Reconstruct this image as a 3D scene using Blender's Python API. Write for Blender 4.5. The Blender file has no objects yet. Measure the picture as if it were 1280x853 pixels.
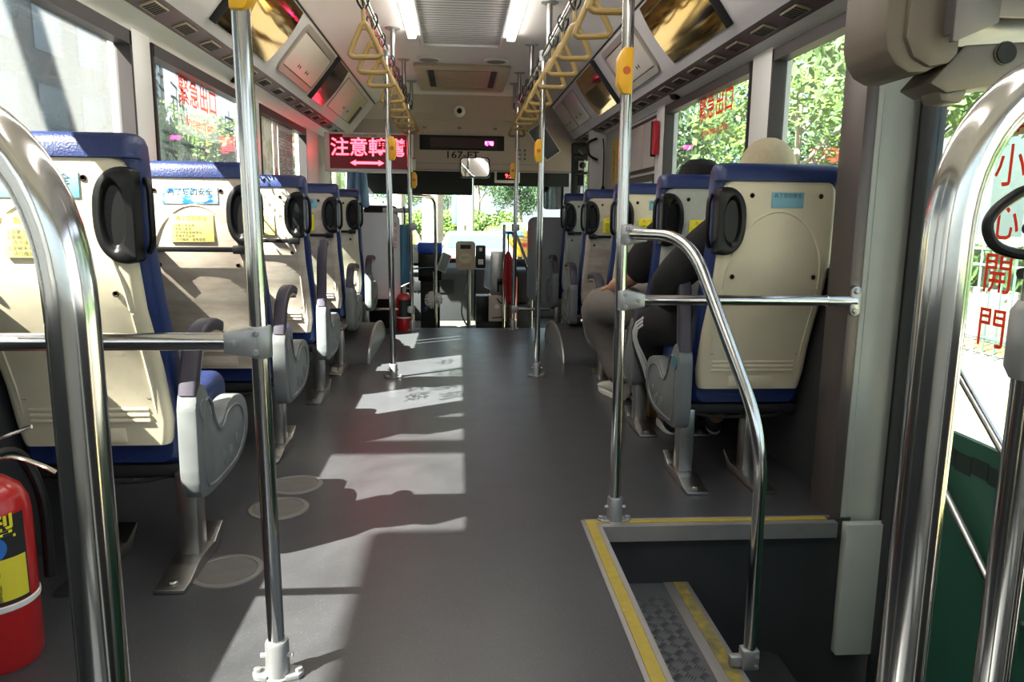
import bpy, bmesh, math, random
from math import sin, cos, pi, radians, sqrt, atan2
from mathutils import Vector, Matrix

random.seed(7)
S = bpy.context.scene
C = S.collection

# ------------------------------------------------------------------ camera
F = 930.0
VX, VY = 573.0, 268.0                     # where the bus axis vanishes in the frame
cam_d = bpy.data.cameras.new('camera'); cam = bpy.data.objects.new('camera', cam_d); C.objects.link(cam)
cam_d.sensor_width = 36.0; cam_d.lens = F / 1280.0 * 36.0; cam_d.clip_start = 0.05; cam_d.clip_end = 400
_f = Vector(((VX-640)/F, -(VY-426.5)/F, -1)).normalized()
_u = Vector((0, 1, 0)); _u = (_u - _u.dot(_f)*_f).normalized()
_x = _f.cross(_u)
cam.matrix_world = Matrix.Translation((0, 0, 0.93)) @ Matrix((_x, _f, _u)).to_4x4()
S.camera = cam

# ------------------------------------------------------------------ light
S.view_settings.view_transform = 'Standard'; S.view_settings.look = 'None'
S.view_settings.gamma = 1.0; S.view_settings.use_curve_mapping = False
S.view_settings.exposure = 1.8
S.cycles.use_denoising = True
S.cycles.max_bounces = 10; S.cycles.diffuse_bounces = 6; S.cycles.glossy_bounces = 5
S.cycles.transparent_max_bounces = 16; S.cycles.transmission_bounces = 6
S.cycles.sample_clamp_indirect = 6.0
S.cycles.caustics_reflective = False; S.cycles.caustics_refractive = False
w = bpy.data.worlds.new('world'); S.world = w; w.use_nodes = True
nt = w.node_tree; nt.nodes.clear()
sky = nt.nodes.new('ShaderNodeTexSky'); sky.sky_type = 'NISHITA'; sky.sun_disc = False
sky.sun_elevation = radians(48); sky.sun_rotation = radians(237); sky.air_density = 1.0; sky.dust_density = 4.0; sky.ozone_density = 1.0
hz = nt.nodes.new('ShaderNodeMixRGB'); hz.blend_type = 'MIX'; hz.inputs[0].default_value = 0.45; hz.inputs[2].default_value = (6.0, 6.2, 6.4, 1)
bg = nt.nodes.new('ShaderNodeBackground'); bg.inputs['Strength'].default_value = 0.18
wo = nt.nodes.new('ShaderNodeOutputWorld')
nt.links.new(sky.outputs[0], hz.inputs[1]); nt.links.new(hz.outputs[0], bg.inputs[0]); nt.links.new(bg.outputs[0], wo.inputs[0])
sun_d = bpy.data.lights.new('sun', 'SUN'); sun_d.energy = 35; sun_d.angle = radians(0.55); sun_d.color = (1.0, 0.93, 0.80)
sun = bpy.data.objects.new('sun', sun_d); C.objects.link(sun)
sun.rotation_euler = Vector((.796, .50, -1.0)).to_track_quat('-Z', 'Y').to_euler(); sun.location = (-6, -4, 9)

# ------------------------------------------------------------------ materials
def lin(h):
    h = h.lstrip('#'); o = []
    for i in (0, 2, 4):
        c = int(h[i:i+2], 16)/255
        o.append(c/12.92 if c <= .04045 else ((c+.055)/1.055)**2.4)
    return (*o, 1)
_M = {}
def mat(name, col, rough=.5, metal=0, var=0., vscale=8, bump=0., bscale=60, stretch=(1,1,1), emit=0, spec=.5, coat=0, col2=None, sharp=False):
    if name in _M: return _M[name]
    m = bpy.data.materials.new(name); m.use_nodes = True; _M[name] = m
    n = m.node_tree.nodes; l = m.node_tree.links; b = n['Principled BSDF']
    c = lin(col) if isinstance(col, str) else (*col, 1)
    b.inputs['Base Color'].default_value = c; b.inputs['Roughness'].default_value = rough
    b.inputs['Metallic'].default_value = metal; b.inputs['Specular IOR Level'].default_value = spec
    b.inputs['Coat Weight'].default_value = coat
    tc = n.new('ShaderNodeTexCoord'); mp = n.new('ShaderNodeMapping'); mp.inputs['Scale'].default_value = stretch
    l.new(tc.outputs['Object'], mp.inputs[0])
    if var or col2:
        no = n.new('ShaderNodeTexNoise'); no.inputs['Scale'].default_value = vscale; no.inputs['Detail'].default_value = 7; no.inputs['Roughness'].default_value = .62
        l.new(mp.outputs[0], no.inputs['Vector'])
        cr = n.new('ShaderNodeValToRGB')
        if sharp: cr.color_ramp.elements[0].position = .5; cr.color_ramp.elements[1].position = .58
        else: cr.color_ramp.elements[0].position = .3; cr.color_ramp.elements[1].position = .7
        c2 = lin(col2) if col2 else tuple(x*(1-var) for x in c[:3]) + (1,)
        cr.color_ramp.elements[0].color = c2; cr.color_ramp.elements[1].color = c
        l.new(no.outputs['Fac'], cr.inputs[0]); l.new(cr.outputs[0], b.inputs['Base Color'])
        rr = n.new('ShaderNodeMapRange'); rr.inputs['To Min'].default_value = min(1, rough*1.25); rr.inputs['To Max'].default_value = rough*.85
        l.new(no.outputs['Fac'], rr.inputs[0]); l.new(rr.outputs[0], b.inputs['Roughness'])
    if bump:
        nb = n.new('ShaderNodeTexNoise'); nb.inputs['Scale'].default_value = bscale; nb.inputs['Detail'].default_value = 3
        bp = n.new('ShaderNodeBump'); bp.inputs['Strength'].default_value = bump; bp.inputs['Distance'].default_value = .004
        l.new(mp.outputs[0], nb.inputs['Vector']); l.new(nb.outputs['Fac'], bp.inputs['Height']); l.new(bp.outputs[0], b.inputs['Normal'])
    if emit:
        b.inputs['Emission Color'].default_value = c; b.inputs['Emission Strength'].default_value = emit
    return m
def glass(name, tint=(.9, .95, .95), gloss=.06, haze=0.0, hazecol=(.7, .75, .75), rough=.02):
    m = bpy.data.materials.new(name); m.use_nodes = True; n = m.node_tree.nodes; l = m.node_tree.links; n.clear()
    o = n.new('ShaderNodeOutputMaterial'); t = n.new('ShaderNodeBsdfTransparent'); t.inputs[0].default_value = (*tint, 1)
    g = n.new('ShaderNodeBsdfGlossy'); g.inputs['Roughness'].default_value = rough
    fr = n.new('ShaderNodeFresnel'); ge = n.new('ShaderNodeNewGeometry'); mr0 = n.new('ShaderNodeMapRange')
    mr0.inputs['To Min'].default_value = 1.35; mr0.inputs['To Max'].default_value = 1/1.35
    l.new(ge.outputs['Backfacing'], mr0.inputs[0]); l.new(mr0.outputs[0], fr.inputs[0])
    ad = n.new('ShaderNodeMath'); ad.operation = 'ADD'; ad.inputs[1].default_value = gloss*.3; l.new(fr.outputs[0], ad.inputs[0])
    mx = n.new('ShaderNodeMixShader'); l.new(ad.outputs[0], mx.inputs[0]); l.new(g.outputs[0], mx.inputs[2])
    if haze:
        tr = n.new('ShaderNodeBsdfTranslucent'); tr.inputs[0].default_value = (*hazecol, 1)
        df = n.new('ShaderNodeBsdfDiffuse'); df.inputs[0].default_value = (*hazecol, 1)
        m2 = n.new('ShaderNodeMixShader'); m2.inputs[0].default_value = .3; l.new(tr.outputs[0], m2.inputs[1]); l.new(df.outputs[0], m2.inputs[2])
        tc = n.new('ShaderNodeTexCoord'); no = n.new('ShaderNodeTexNoise'); no.inputs['Scale'].default_value = 5; no.inputs['Detail'].default_value = 8
        l.new(tc.outputs['Object'], no.inputs['Vector'])
        mr = n.new('ShaderNodeMapRange'); mr.inputs['From Min'].default_value = .3; mr.inputs['From Max'].default_value = .7
        mr.inputs['To Min'].default_value = haze*.8; mr.inputs['To Max'].default_value = min(1, haze*1.2); l.new(no.outputs['Fac'], mr.inputs[0])
        m3 = n.new('ShaderNodeMixShader'); l.new(mr.outputs[0], m3.inputs[0]); l.new(t.outputs[0], m3.inputs[1]); l.new(m2.outputs[0], m3.inputs[2])
        l.new(m3.outputs[0], mx.inputs[1])
    else: l.new(t.outputs[0], mx.inputs[1])
    l.new(mx.outputs[0], o.inputs[0]); return m

def ribbed():
    m = mat('ribbed_panel', '#cfccce', .45, var=.08, vscale=3)
    n = m.node_tree.nodes; l = m.node_tree.links; b = n['Principled BSDF']
    tc = n.new('ShaderNodeTexCoord'); wv = n.new('ShaderNodeTexWave'); wv.bands_direction = 'Y'; wv.inputs['Scale'].default_value = 16; wv.wave_profile = 'SAW'
    l.new(tc.outputs['Object'], wv.inputs[0])
    bp = n.new('ShaderNodeBump'); bp.inputs['Strength'].default_value = .9; bp.inputs['Distance'].default_value = .006
    l.new(wv.outputs['Fac'], bp.inputs['Height']); l.new(bp.outputs[0], b.inputs['Normal'])
    return m

M_floor = mat('floor_vinyl', '#3f4043', .31, var=.16, vscale=5, bump=.12, bscale=260)
def floor_specks(m):
    n = m.node_tree.nodes; l = m.node_tree.links; b = n['Principled BSDF']
    src = b.inputs['Base Color'].links[0].from_socket
    tc = n.new('ShaderNodeTexCoord'); vo = n.new('ShaderNodeTexVoronoi'); vo.inputs['Scale'].default_value = 150
    l.new(tc.outputs['Object'], vo.inputs['Vector'])
    r = n.new('ShaderNodeValToRGB'); r.color_ramp.elements[0].position = .10; r.color_ramp.elements[0].color = (1,1,1,1); r.color_ramp.elements[1].position = .2; r.color_ramp.elements[1].color = (0,0,0,1)
    l.new(vo.outputs['Distance'], r.inputs[0])
    mu = n.new('ShaderNodeMath'); mu.operation = 'MULTIPLY'; mu.inputs[1].default_value = .16; l.new(r.outputs[0], mu.inputs[0])
    mx = n.new('ShaderNodeMixRGB'); mx.inputs[2].default_value = (.5,.5,.48,1)
    l.new(mu.outputs[0], mx.inputs[0]); l.new(src, mx.inputs[1]); l.new(mx.outputs[0], b.inputs['Base Color'])
floor_specks(M_floor)
M_dark = mat('dark_side_vinyl', '#3a3b3d', .6, var=.2, vscale=6)
M_white = mat('white_painted_metal', '#dcdcd9', .35, var=.08, vscale=4)
M_ceil = mat('ceiling_white', '#e6e1dd', .5, var=.04, vscale=2)
M_rib = ribbed()
M_purple = mat('mauve_strip', '#5d454a', .5, var=.12, vscale=9)
M_gasket = mat('dark_window_gasket', '#2b2527', .55)
M_steel = mat('polished_stainless', '#c8c8c6', .13, 1, var=.06, vscale=14, stretch=(1,1,.1))
M_steelb = mat('brushed_stainless', '#a9a8a5', .3, 1, var=.12, vscale=20)
M_alu = mat('cast_aluminium', '#a3a5a6', .42, .75, var=.08, vscale=30, bump=.1, bscale=120)
M_cream = mat('cream_seat_plastic', '#d9d0b6', .42, var=.13, vscale=4.5, bump=.05)
M_worn = mat('worn_cream_plastic', '#d2c9b8', .5, col2='#a8978a', vscale=5, bump=.08, stretch=(1,1,3.5))
M_pale = mat('pale_grey_seat_plastic', '#a9aca6', .5, var=.12, vscale=6)
M_blue = mat('navy_vinyl', '#182b60', .38, var=.22, vscale=12, bump=.35, bscale=190)
M_blk = mat('black_plastic', '#0b0b0c', .38, spec=.3, bump=.06, bscale=200)
M_blkm = mat('matte_black', '#101112', .7)
M_grey = mat('grey_side_plastic', '#6b6f70', .4, var=.18, vscale=9, bump=.06)
M_purp = mat('dark_purple_armrest_vinyl', '#37323f', .5, var=.15, vscale=20)
M_tan = mat('tan_strap_plastic', '#917845', .38, var=.08, vscale=18)
M_yel = mat('yellow_plastic', '#dba413', .35, var=.05)
M_red = mat('extinguisher_red', '#b41a1e', .28, var=.12, vscale=6, coat=.3)
M_beige = mat('beige_plastic', '#b7a98c', .42, var=.08, vscale=6)
M_gold = mat('gold_mirror_film', '#c99a45', .07, 1, var=.1, vscale=3)
M_led = mat('led_red', (1, .045, .07), .5, emit=3)
M_ledback = mat('led_backing', '#4a0312', .3, emit=.25)
M_ylabel = mat('yellow_label', '#cfc878', .5, var=.08, vscale=30)
M_ylabel2 = mat('bright_yellow_label', '#e3d81f', .5)
M_blabel = mat('blue_label', '#7fb6c9', .5, var=.1, vscale=25)
M_blabel2 = mat('torn_blue_label', '#2c86d6', .5, col2='#b9d3df', vscale=22, stretch=(1,1,2), sharp=True)
M_ink = mat('black_ink', '#1c1c1c', .6)
M_oink = mat('orange_ink', '#c9752a', .6)
M_redink = mat('red_ink', '#d8281c', .5)
M_tread = mat('chequer_plate', '#77797c', .32, .6, var=.2, vscale=9)
M_edge = mat('step_edge_aluminium', '#a9a6a4', .4, .7, var=.1, vscale=20, stretch=(1,.2,1))
M_ytape = mat('worn_yellow_strip', '#a08c34', .6, var=.2, vscale=60, bump=.2, bscale=300)
M_ytape2 = mat('scuffed_yellow_strip', '#968434', .6, col2='#4b4a3c', vscale=28)
M_clear = glass('clear_glass', (.74, .79, .79))
M_fog = glass('filmed_glass', (.88, .90, .91), .05, .40, (.13, .14, .142))
M_film = glass('tinted_film_glass', (.84, .88, .90), .1, .12, (.08, .095, .10))
M_greenfilm = glass('side_glass', (.78, .84, .83), .06, .06, (.3, .32, .32))
def ink_film(name, c, k=.75):
    m = mat(name, c, .5); n = m.node_tree.nodes; l = m.node_tree.links; b = n['Principled BSDF']; o = [x for x in n if x.type == 'OUTPUT_MATERIAL'][0]
    t = n.new('ShaderNodeBsdfTranslucent'); t.inputs[0].default_value = lin(c); x = n.new('ShaderNodeMixShader'); x.inputs[0].default_value = k
    l.new(b.outputs[0], x.inputs[1]); l.new(t.outputs[0], x.inputs[2]); l.new(x.outputs[0], o.inputs[0]); return m
M_redfilm = ink_film('red_window_film', '#e0352a')
M_greytxt = mat('grey_film_lettering', '#5f6a70', .6)

# ------------------------------------------------------------------ mesh helpers
class G:
    def __init__(s): s.bm = bmesh.new()
    def _add(s, vs, fs):
        v = [s.bm.verts.new(p) for p in vs]
        for f in fs:
            try: s.bm.faces.new([v[i] for i in f])
            except ValueError: pass
        return v
    def box(s, x0, x1, y0, y1, z0, z1, bev=0, seg=2, M=None):
        t = bmesh.new(); bmesh.ops.create_cube(t, size=1)
        for v in t.verts: v.co = Vector(((x0+x1)/2+v.co.x*(x1-x0), (y0+y1)/2+v.co.y*(y1-y0), (z0+z1)/2+v.co.z*(z1-z0)))
        if bev: bmesh.ops.bevel(t, geom=t.edges[:], offset=bev, segments=seg, affect='EDGES', profile=.5)
        s.merge(t, M); return s
    def merge(s, t, M=None):
        if M is not None: bmesh.ops.transform(t, matrix=M, verts=t.verts)
        me = bpy.data.meshes.new('tmp'); t.to_mesh(me); t.free(); s.bm.from_mesh(me); bpy.data.meshes.remove(me)
    def loft(s, rings, cap=True, closed=False):
        vr = [[s.bm.verts.new(p) for p in r] for r in rings]; n = len(rings[0])
        pairs = list(zip(vr[:-1], vr[1:])) + ([(vr[-1], vr[0])] if closed else [])
        for a, b in pairs:
            for i in range(n):
                try: s.bm.faces.new((a[i], a[(i+1) % n], b[(i+1) % n], b[i]))
                except ValueError: pass
        if cap and not closed:
            s.bm.faces.new(vr[0][::-1]); s.bm.faces.new(vr[-1])
        return s
    def tube(s, pts, r, seg=14, cap=True, closed=False, flat=None):
        pts = [Vector(p) for p in pts]; n = len(pts); rings = []
        rr = r if isinstance(r, (list, tuple)) else [r]*n
        T = []
        for i in range(n):
            a = pts[(i-1) % n] if (closed or i) else pts[0]; b = pts[(i+1) % n] if (closed or i < n-1) else pts[-1]
            T.append((b-a).normalized())
        nr = T[0].orthogonal().normalized()
        if abs(T[0].z) < .9: nr = Vector((0, 0, 1)); nr = (nr - nr.dot(T[0])*T[0]).normalized()
        for i in range(n):
            nr = nr - nr.dot(T[i])*T[i]
            nr = nr.normalized() if nr.length > 1e-6 else T[i].orthogonal().normalized()
            bn = T[i].cross(nr); k = flat if flat else 1
            rings.append([pts[i] + rr[i]*(cos(2*pi*j/seg)*nr*k + sin(2*pi*j/seg)*bn) for j in range(seg)])
        return s.loft(rings, cap, closed)
    def cyl(s, a, b, r, r2=None, seg=20): return s.tube([a, b], [r, r if r2 is None else r2], seg)
    def prism(s, poly, axis, a, b, bev=0):
        def P(u, v, t): return {'x': (t, u, v), 'y': (u, t, v), 'z': (u, v, t)}[axis]
        t = bmesh.new(); n = len(poly)
        va = [t.verts.new(P(u, v, a)) for u, v in poly]; vb = [t.verts.new(P(u, v, b)) for u, v in poly]
        t.faces.new(va); t.faces.new(vb[::-1])
        for i in range(n): t.faces.new((va[i], vb[i], vb[(i+1) % n], va[(i+1) % n]))
        bmesh.ops.recalc_face_normals(t, faces=t.faces[:])
        if bev: bmesh.ops.bevel(t, geom=[e for e in t.edges], offset=bev, segments=2, affect='EDGES', profile=.5)
        s.merge(t); return s
    def lathe(s, prof, c=(0, 0, 0), seg=28, axis='z'):
        rings = []
        for r, h in prof:
            ring = []
            for j in range(seg):
                a = 2*pi*j/seg; u, v = max(r, 1e-4)*cos(a), max(r, 1e-4)*sin(a)
                ring.append(Vector(c) + Vector({'z': (u, v, h), 'y': (u, h, v), 'x': (h, u, v)}[axis]))
            rings.append(ring)
        return s.loft(rings)
    def ball(s, c, r, sc=(1, 1, 1), seg=16):
        t = bmesh.new(); bmesh.ops.create_uvsphere(t, u_segments=seg, v_segments=max(6, seg*2//3), radius=r)
        s.merge(t, Matrix.Translation(c) @ Matrix.Diagonal((*sc, 1))); return s
    def quad(s, *p): s._add(p, [tuple(range(len(p)))]); return s
    def xf(s, M): bmesh.ops.transform(s.bm, matrix=M, verts=s.bm.verts[:]); return s
    def obj(s, name, m, parent=None, smooth=35, label=None):
        bmesh.ops.recalc_face_normals(s.bm, faces=s.bm.faces[:])
        me = bpy.data.meshes.new(name); s.bm.to_mesh(me); s.bm.free()
        me.materials.append(m)
        if smooth: me.shade_smooth(); me.set_sharp_from_angle(angle=radians(smooth))
        o = bpy.data.objects.new(name, me); C.objects.link(o)
        if parent is not None: o.parent = parent
        if label: o['label'] = label
        return o
def tag(o, label, cat, group=None, kind=None):
    o['label'] = label; o['category'] = cat
    if group: o['group'] = group
    if kind: o['kind'] = kind
    return o
def empty(name, loc, label, cat, group=None, rz=0):
    o = bpy.data.objects.new(name, None); C.objects.link(o); o.empty_display_size = .1
    o.location = loc; o.rotation_euler = (0, 0, rz); return tag(o, label, cat, group)
def struct(o): o['kind'] = 'structure'; return o
def sempty(name, loc=(0, 0, 0)):
    o = bpy.data.objects.new(name, None); C.objects.link(o); o.location = loc; o['kind'] = 'structure'; return o
def dup(root, parent=None, label=None):
    o = root.copy(); C.objects.link(o)
    if parent is not None: o.parent = parent
    if label: o['label'] = label
    for ch in list(root.children): dup(ch, o)
    return o
def smooth(pts, n=6):
    P = [Vector(p) for p in pts]; out = []
    for i in range(len(P)-1):
        a = P[max(i-1, 0)]; b = P[i]; c = P[i+1]; d = P[min(i+2, len(P)-1)]
        for k in range(n):
            t = k/n
            out.append(.5*((2*b) + (c-a)*t + (2*a-5*b+4*c-d)*t*t + (3*b-a-3*c+d)*t**3))
    out.append(P[-1]); return out
def fillet(pts, r, n=6):
    P = [Vector(p) for p in pts]; out = [P[0]]
    for i in range(1, len(P)-1):
        a = (P[i-1]-P[i]); b = (P[i+1]-P[i]); k = min(r, a.length*.48, b.length*.48)
        p0 = P[i]+a.normalized()*k; p1 = P[i]+b.normalized()*k
        for j in range(n+1):
            t = j/n; out.append((1-t)**2*p0 + 2*t*(1-t)*P[i] + t*t*p1)
    out.append(P[-1]); return out
def rrect(hx, hy, r, n=4, cx=0, cy=0):
    o = []
    for (sx, sy, a0) in ((1, 1, 0), (-1, 1, pi/2), (-1, -1, pi), (1, -1, 3*pi/2)):
        for k in range(n+1):
            a = a0 + k/n*pi/2; o.append((cx+sx*(hx-r)+r*cos(a), cy+sy*(hy-r)+r*sin(a)))
    return o
R_FRONT = Matrix(((1, 0, 0), (0, 0, -1), (0, 1, 0))).to_4x4()       # reads when looking forward (+Y)
R_LEFT = Matrix(((0, 0, 1), (1, 0, 0), (0, 1, 0))).to_4x4()         # on the left wall
R_RIGHT = Matrix(((0, 0, -1), (-1, 0, 0), (0, 1, 0))).to_4x4()      # on the right wall
def text(body, size, m, loc, Rm, name='lettering', parent=None, align='CENTER', bold=0.0, sx=1, mirror=False, line=1.0, label=None):
    c = bpy.data.curves.new('t', 'FONT'); c.body = body; c.size = size; c.align_x = align; c.align_y = 'CENTER'
    c.offset = bold*size; c.resolution_u = 2; c.space_line = line
    t = bpy.data.objects.new('t', c); C.objects.link(t)
    bpy.context.view_layer.update()
    me = bpy.data.meshes.new_from_object(t.evaluated_get(bpy.context.evaluated_depsgraph_get()))
    bpy.data.objects.remove(t); bpy.data.curves.remove(c)
    me.transform(Matrix.Diagonal((-sx if mirror else sx, 1, 1, 1))); me.transform(Matrix.Translation(loc) @ Rm)
    me.materials.clear(); me.materials.append(m); me.name = name
    o = bpy.data.objects.new(name, me); C.objects.link(o)
    if parent is not None: o.parent = parent
    if label: o['label'] = label
    return o

# ------------------------------------------------------------------ bus shell
XL, XR = -1.135, 1.235
Y0, Y1 = -1.6, 8.7
ZT_L, ZT_R, ZS = 1.525, 1.565, .75

g = G()
g.prism([(XL, Y0), (.38, Y0), (.38, 2.14), (XR, 2.14), (XR, 6.12), (XL, 6.12)], 'z', -.06, 0)
struct(g.obj('floor', M_floor))
g = G(); g.box(XL, XR, 6.12, Y1, -.26, -.20); g.box(XL, XR, 6.10, 6.14, -.2, -.02); struct(g.obj('floor', mat('front_floor', '#55524e', .6, var=.2, vscale=5)))
# stepwell
g = G()
g.box(.38, XR+.12, 2.12, 2.15, -.9, -.055)           # riser facing the camera
g.box(.36, .379, .3, 2.12, -.9, -.055)
g.box(.70, .72, .3, 2.12, -.45, -.205); g.box(1.0, 1.02, .3, 2.12, -.7, -.45)
g.box(.72, 1.0, .3, 2.12, -.46, -.44); g.box(1.02, XR+.12, .3, 2.12, -.72, -.70); g.box(.38, XR+.12, .28, .3, -.9, 0)
struct(g.obj('trim_1', mat('stepwell_dark', '#2b2d2f', .6, var=.2, vscale=5)))

# ceiling with its sloping air ducts: one extruded section
LP = [(XL, ZT_L), (-1.122, 1.562), (-1.075, 1.598)]
L2 = [(-.985, 1.628), (-.965, 1.655), (-.758, 1.915)]
L3 = [(-.758, 1.915), (-.70, 1.945), (-.62, 1.985), (-.54, 2.0)]
RP = [(1.235, ZT_R), (1.222, 1.585), (1.175, 1.605)]
R2 = [(1.075, 1.628), (1.055, 1.655), (.855, 1.925)]
R3 = [(.855, 1.925), (.80, 1.95), (.72, 1.985), (.64, 2.0)]
def strip(name, pts, y0, y1, m, th=.02):
    g = G(); n = len(pts)
    out = [(p[0], p[1]+th) for p in pts]
    g.prism(pts + out[::-1], 'y', y0, y1); return struct(g.obj(name, m))
g = G(); pts = L3 + R3[::-1]; g.prism(pts + [(.855, 2.06), (-.758, 2.06)], 'y', Y0, 7.1); struct(g.obj('ceiling', M_ceil))
strip('trim_2', LP, Y0, 7.1, M_white); strip('trim_3', RP, Y0, 7.1, M_white)
strip('trim_4', [LP[-1], L2[0]], Y0, 7.1, M_purple); strip('trim_5', [RP[-1], R2[0]], Y0, 7.1, M_purple)
strip('trim_6', L2, Y0, 7.1, M_rib); strip('trim_7', R2, Y0, 7.1, M_rib)
g = G(); g.box(XL-.1, XR+.1, Y0, Y1+.2, 2.062, 2.12); struct(g.obj('ceiling', M_white))
# seam lines along the header
g = G(); g.box(XL-.002, XL+.006, Y0, 7.1, 1.548, 1.552); g.box(XR-.008, XR+.002, Y0, 7.1, 1.573, 1.577)
g.box(-.762, -.752, Y0, 7.1, 1.908, 1.914); g.box(.849, .859, Y0, 7.1, 1.918, 1.924); struct(g.obj('trim_8', M_gasket))

# side walls
WL = [(-1.45, .45), (.60, 2.745), (2.925, 4.22), (4.42, 5.70), (6.75, 8.25)]
WR = [(3.15, 4.45), (2.30, 2.93), (4.66, 5.55), (-1.45, .1)]
def wall(name, x, sgn, wins, zt, doors=()):
    g = G(); a, b = (x-.06, x) if sgn < 0 else (x, x+.06)
    segs = [(Y0, Y1)]
    for d0, d1 in doors:
        segs = [q for s0, s1 in segs for q in ((s0, min(s1, d0)), (max(s0, d1), s1)) if q[1] > q[0]]
    for s0, s1 in segs: g.box(a, b, s0, s1, -.9, ZS)
    g.box(a, b, Y0, Y1, zt, 2.07)
    return g, a, b
g, a, b = wall('wall_left', XL, -1, WL, ZT_L)
struct(g.obj('wall_left', M_dark))
g, a, b = wall('wall_right', XR, 1, WR, ZT_R, [(.3, 2.29), (6.3, 8.0)])
struct(g.obj('wall_right', M_dark))
def pillars(name, x, sgn, wins, zt, lo, hi, skip=()):
    g = G(); e = sorted(wins); ys = [lo] + [v for q in e for v in q] + [hi]
    for i in range(0, len(ys), 2):
        if ys[i+1]-ys[i] > .01 and i//2 not in skip:
            if sgn < 0: g.box(x-.06, x+.025, ys[i]+.012, ys[i+1]-.012, ZS-.01, zt+.02, .006)
            else: g.box(x-.025, x+.06, ys[i]+.012, ys[i+1]-.012, ZS-.01, zt+.02, .006)
    return struct(g.obj(name, M_white))
pillars('trim_9', XL, -1, WL, ZT_L, Y0, Y1)
pillars('trim_10', XR, 1, [WR[1], WR[0], WR[2], (6.3, 8.0)], ZT_R, 2.14, Y1)
def window(n, x, sgn, y0, y1, z0, z1, gm):
    r = sempty('window_%d' % n, (x, (y0+y1)/2, z0))
    xo = x-.02 if sgn < 0 else x+.02
    g = G(); t = .03
    Y = lambda v: v-(y0+y1)/2
    for a in ((Y(y0)-.004, Y(y0)+.012, -.005, z1-z0+.005), (Y(y1)-.012, Y(y1)+.004, -.005, z1-z0+.005)): g.box(-.028, .028, a[0], a[1], a[2], a[3])
    g.box(-.028, .028, Y(y0), Y(y1), -.01, .02); g.box(-.028, .028, Y(y0), Y(y1), z1-z0-.04, z1-z0+.005)
    struct(g.obj('window_frame', M_gasket, r))
    g = G(); g.box((xo-x)-.003, (xo-x)+.003, Y(y0)+.01, Y(y1)-.01, .018, z1-z0-.038); struct(g.obj('pane', gm, r))
    return r
window(1, XL, -1, *WL[0], ZS, ZT_L, M_fog); window(2, XL, -1, *WL[1], ZS, ZT_L, M_fog)
window(3, XL, -1, *WL[2], ZS, ZT_L, M_film); window(4, XL, -1, *WL[3], ZS, ZT_L, M_clear)
window(5, XL, -1, *WL[4], ZS, ZT_L, M_clear)
window(6, XR, 1, *WR[0], ZS, ZT_R, M_greenfilm); window(7, XR, 1, *WR[1], ZS, ZT_R, M_greenfilm)
window(8, XR, 1, *WR[2], ZS, 1.19, M_greenfilm)
g = G(); g.box(XR-.001, XR+.05, 4.66, 5.55, 1.19, ZT_R+.01); struct(g.obj('wall_right', M_white))
# rear wall with a window band behind the camera, rear of bus
g = G(); g.box(XL-.06, XR+.06, Y0-.06, Y0, -.9, .8); g.box(XL-.06, XR+.06, Y0-.06, Y0, 1.6, 2.07)
g.box(XL-.06, XL+.1, Y0-.06, Y0, .8, 1.6); g.box(XR-.1, XR+.06, Y0-.06, Y0, .8, 1.6); struct(g.obj('wall_back', M_white))
g = G(); g.box(XL+.1, XR-.1, Y0-.035, Y0-.03, .8, 1.6); struct(g.obj('window_9', M_clear))
g = G(); g.box(XR, XR+.06, Y0, .3, ZS, .8); struct(g.obj('trim_11', M_white))
g = G(); g.box(XR, XR+.06, .1, .3, .8, 1.57); g.box(XR, XR+.06, -1.6, -1.45, .8, 1.57); g.box(XR,XR+.06,Y0,2.14,1.565,2.07); struct(g.obj('wall_right', M_white))
# front wall and windscreen
g = G(); g.box(XL-.06, XR+.06, Y1, Y1+.06, -.9, .42); g.box(XL-.06, XR+.06, Y1, Y1+.06, 1.75, 2.07)
g.box(XL-.06, XL+.05, Y1, Y1+.06, .42, 1.75); g.box(XR-.05, XR+.06, Y1, Y1+.06, .42, 1.75); struct(g.obj('wall_front', M_gasket))
g = G(); g.box(XL+.05, XR-.05, Y1+.02, Y1+.026, .42, 1.75); struct(g.obj('window_10', M_clear))
# fascia over the driver: lower board, ledge and cove up to the roof
g = G()
g.prism([(7.3, 1.35), (7.3, 1.80), (7.26, 1.835), (7.23, 1.85), (7.2, 1.87), (7.13, 1.96), (7.06, 2.0), (7.1, 2.06), (7.6, 2.06), (7.6, 1.35)], 'x', XL, XR)
struct(g.obj('trim_12', mat('fascia_panel', '#b9aaa0', .5, var=.06, vscale=3)))
g = G(); g.box(XL, XR, 7.285, 7.31, 1.335, 1.35); g.box(-.42, XR-.5, 7.296, 7.302, 1.405, 1.409)
g.tube(fillet([(-.5, 7.292, 1.80), (-.42, 7.292, 1.812), (.45, 7.292, 1.812), (.58, 7.292, 1.78)], .05), .004, 6); struct(g.obj('trim_13', mat('fascia_edge', '#8e8078', .5)))
# door pillar beside the steps
g = G(); g.box(1.168, 1.205, 2.145, 2.28, -.05, 1.6, .004); struct(g.obj('trim_14', mat('pillar_bronze_edge', '#5e5654', .4, .3)))
g = G(); g.prism([(1.205, 2.146), (1.335, 2.146), (1.335, 2.285), (1.205, 2.285)], 'z', -.02, 1.62, .004)
g.box(1.195, 1.345, 2.085, 2.119, -.44, .0, .004)
g.box(1.222, 1.225, 2.143, 2.15, .0, 1.6)
struct(g.obj('trim_15', mat('pillar_pale_green', '#b3bab2', .4, var=.12, vscale=4)))
g = G(); g.box(1.335, 1.375, 2.12, 2.3, -.47, 1.65); struct(g.obj('trim_16', M_gasket))

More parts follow.
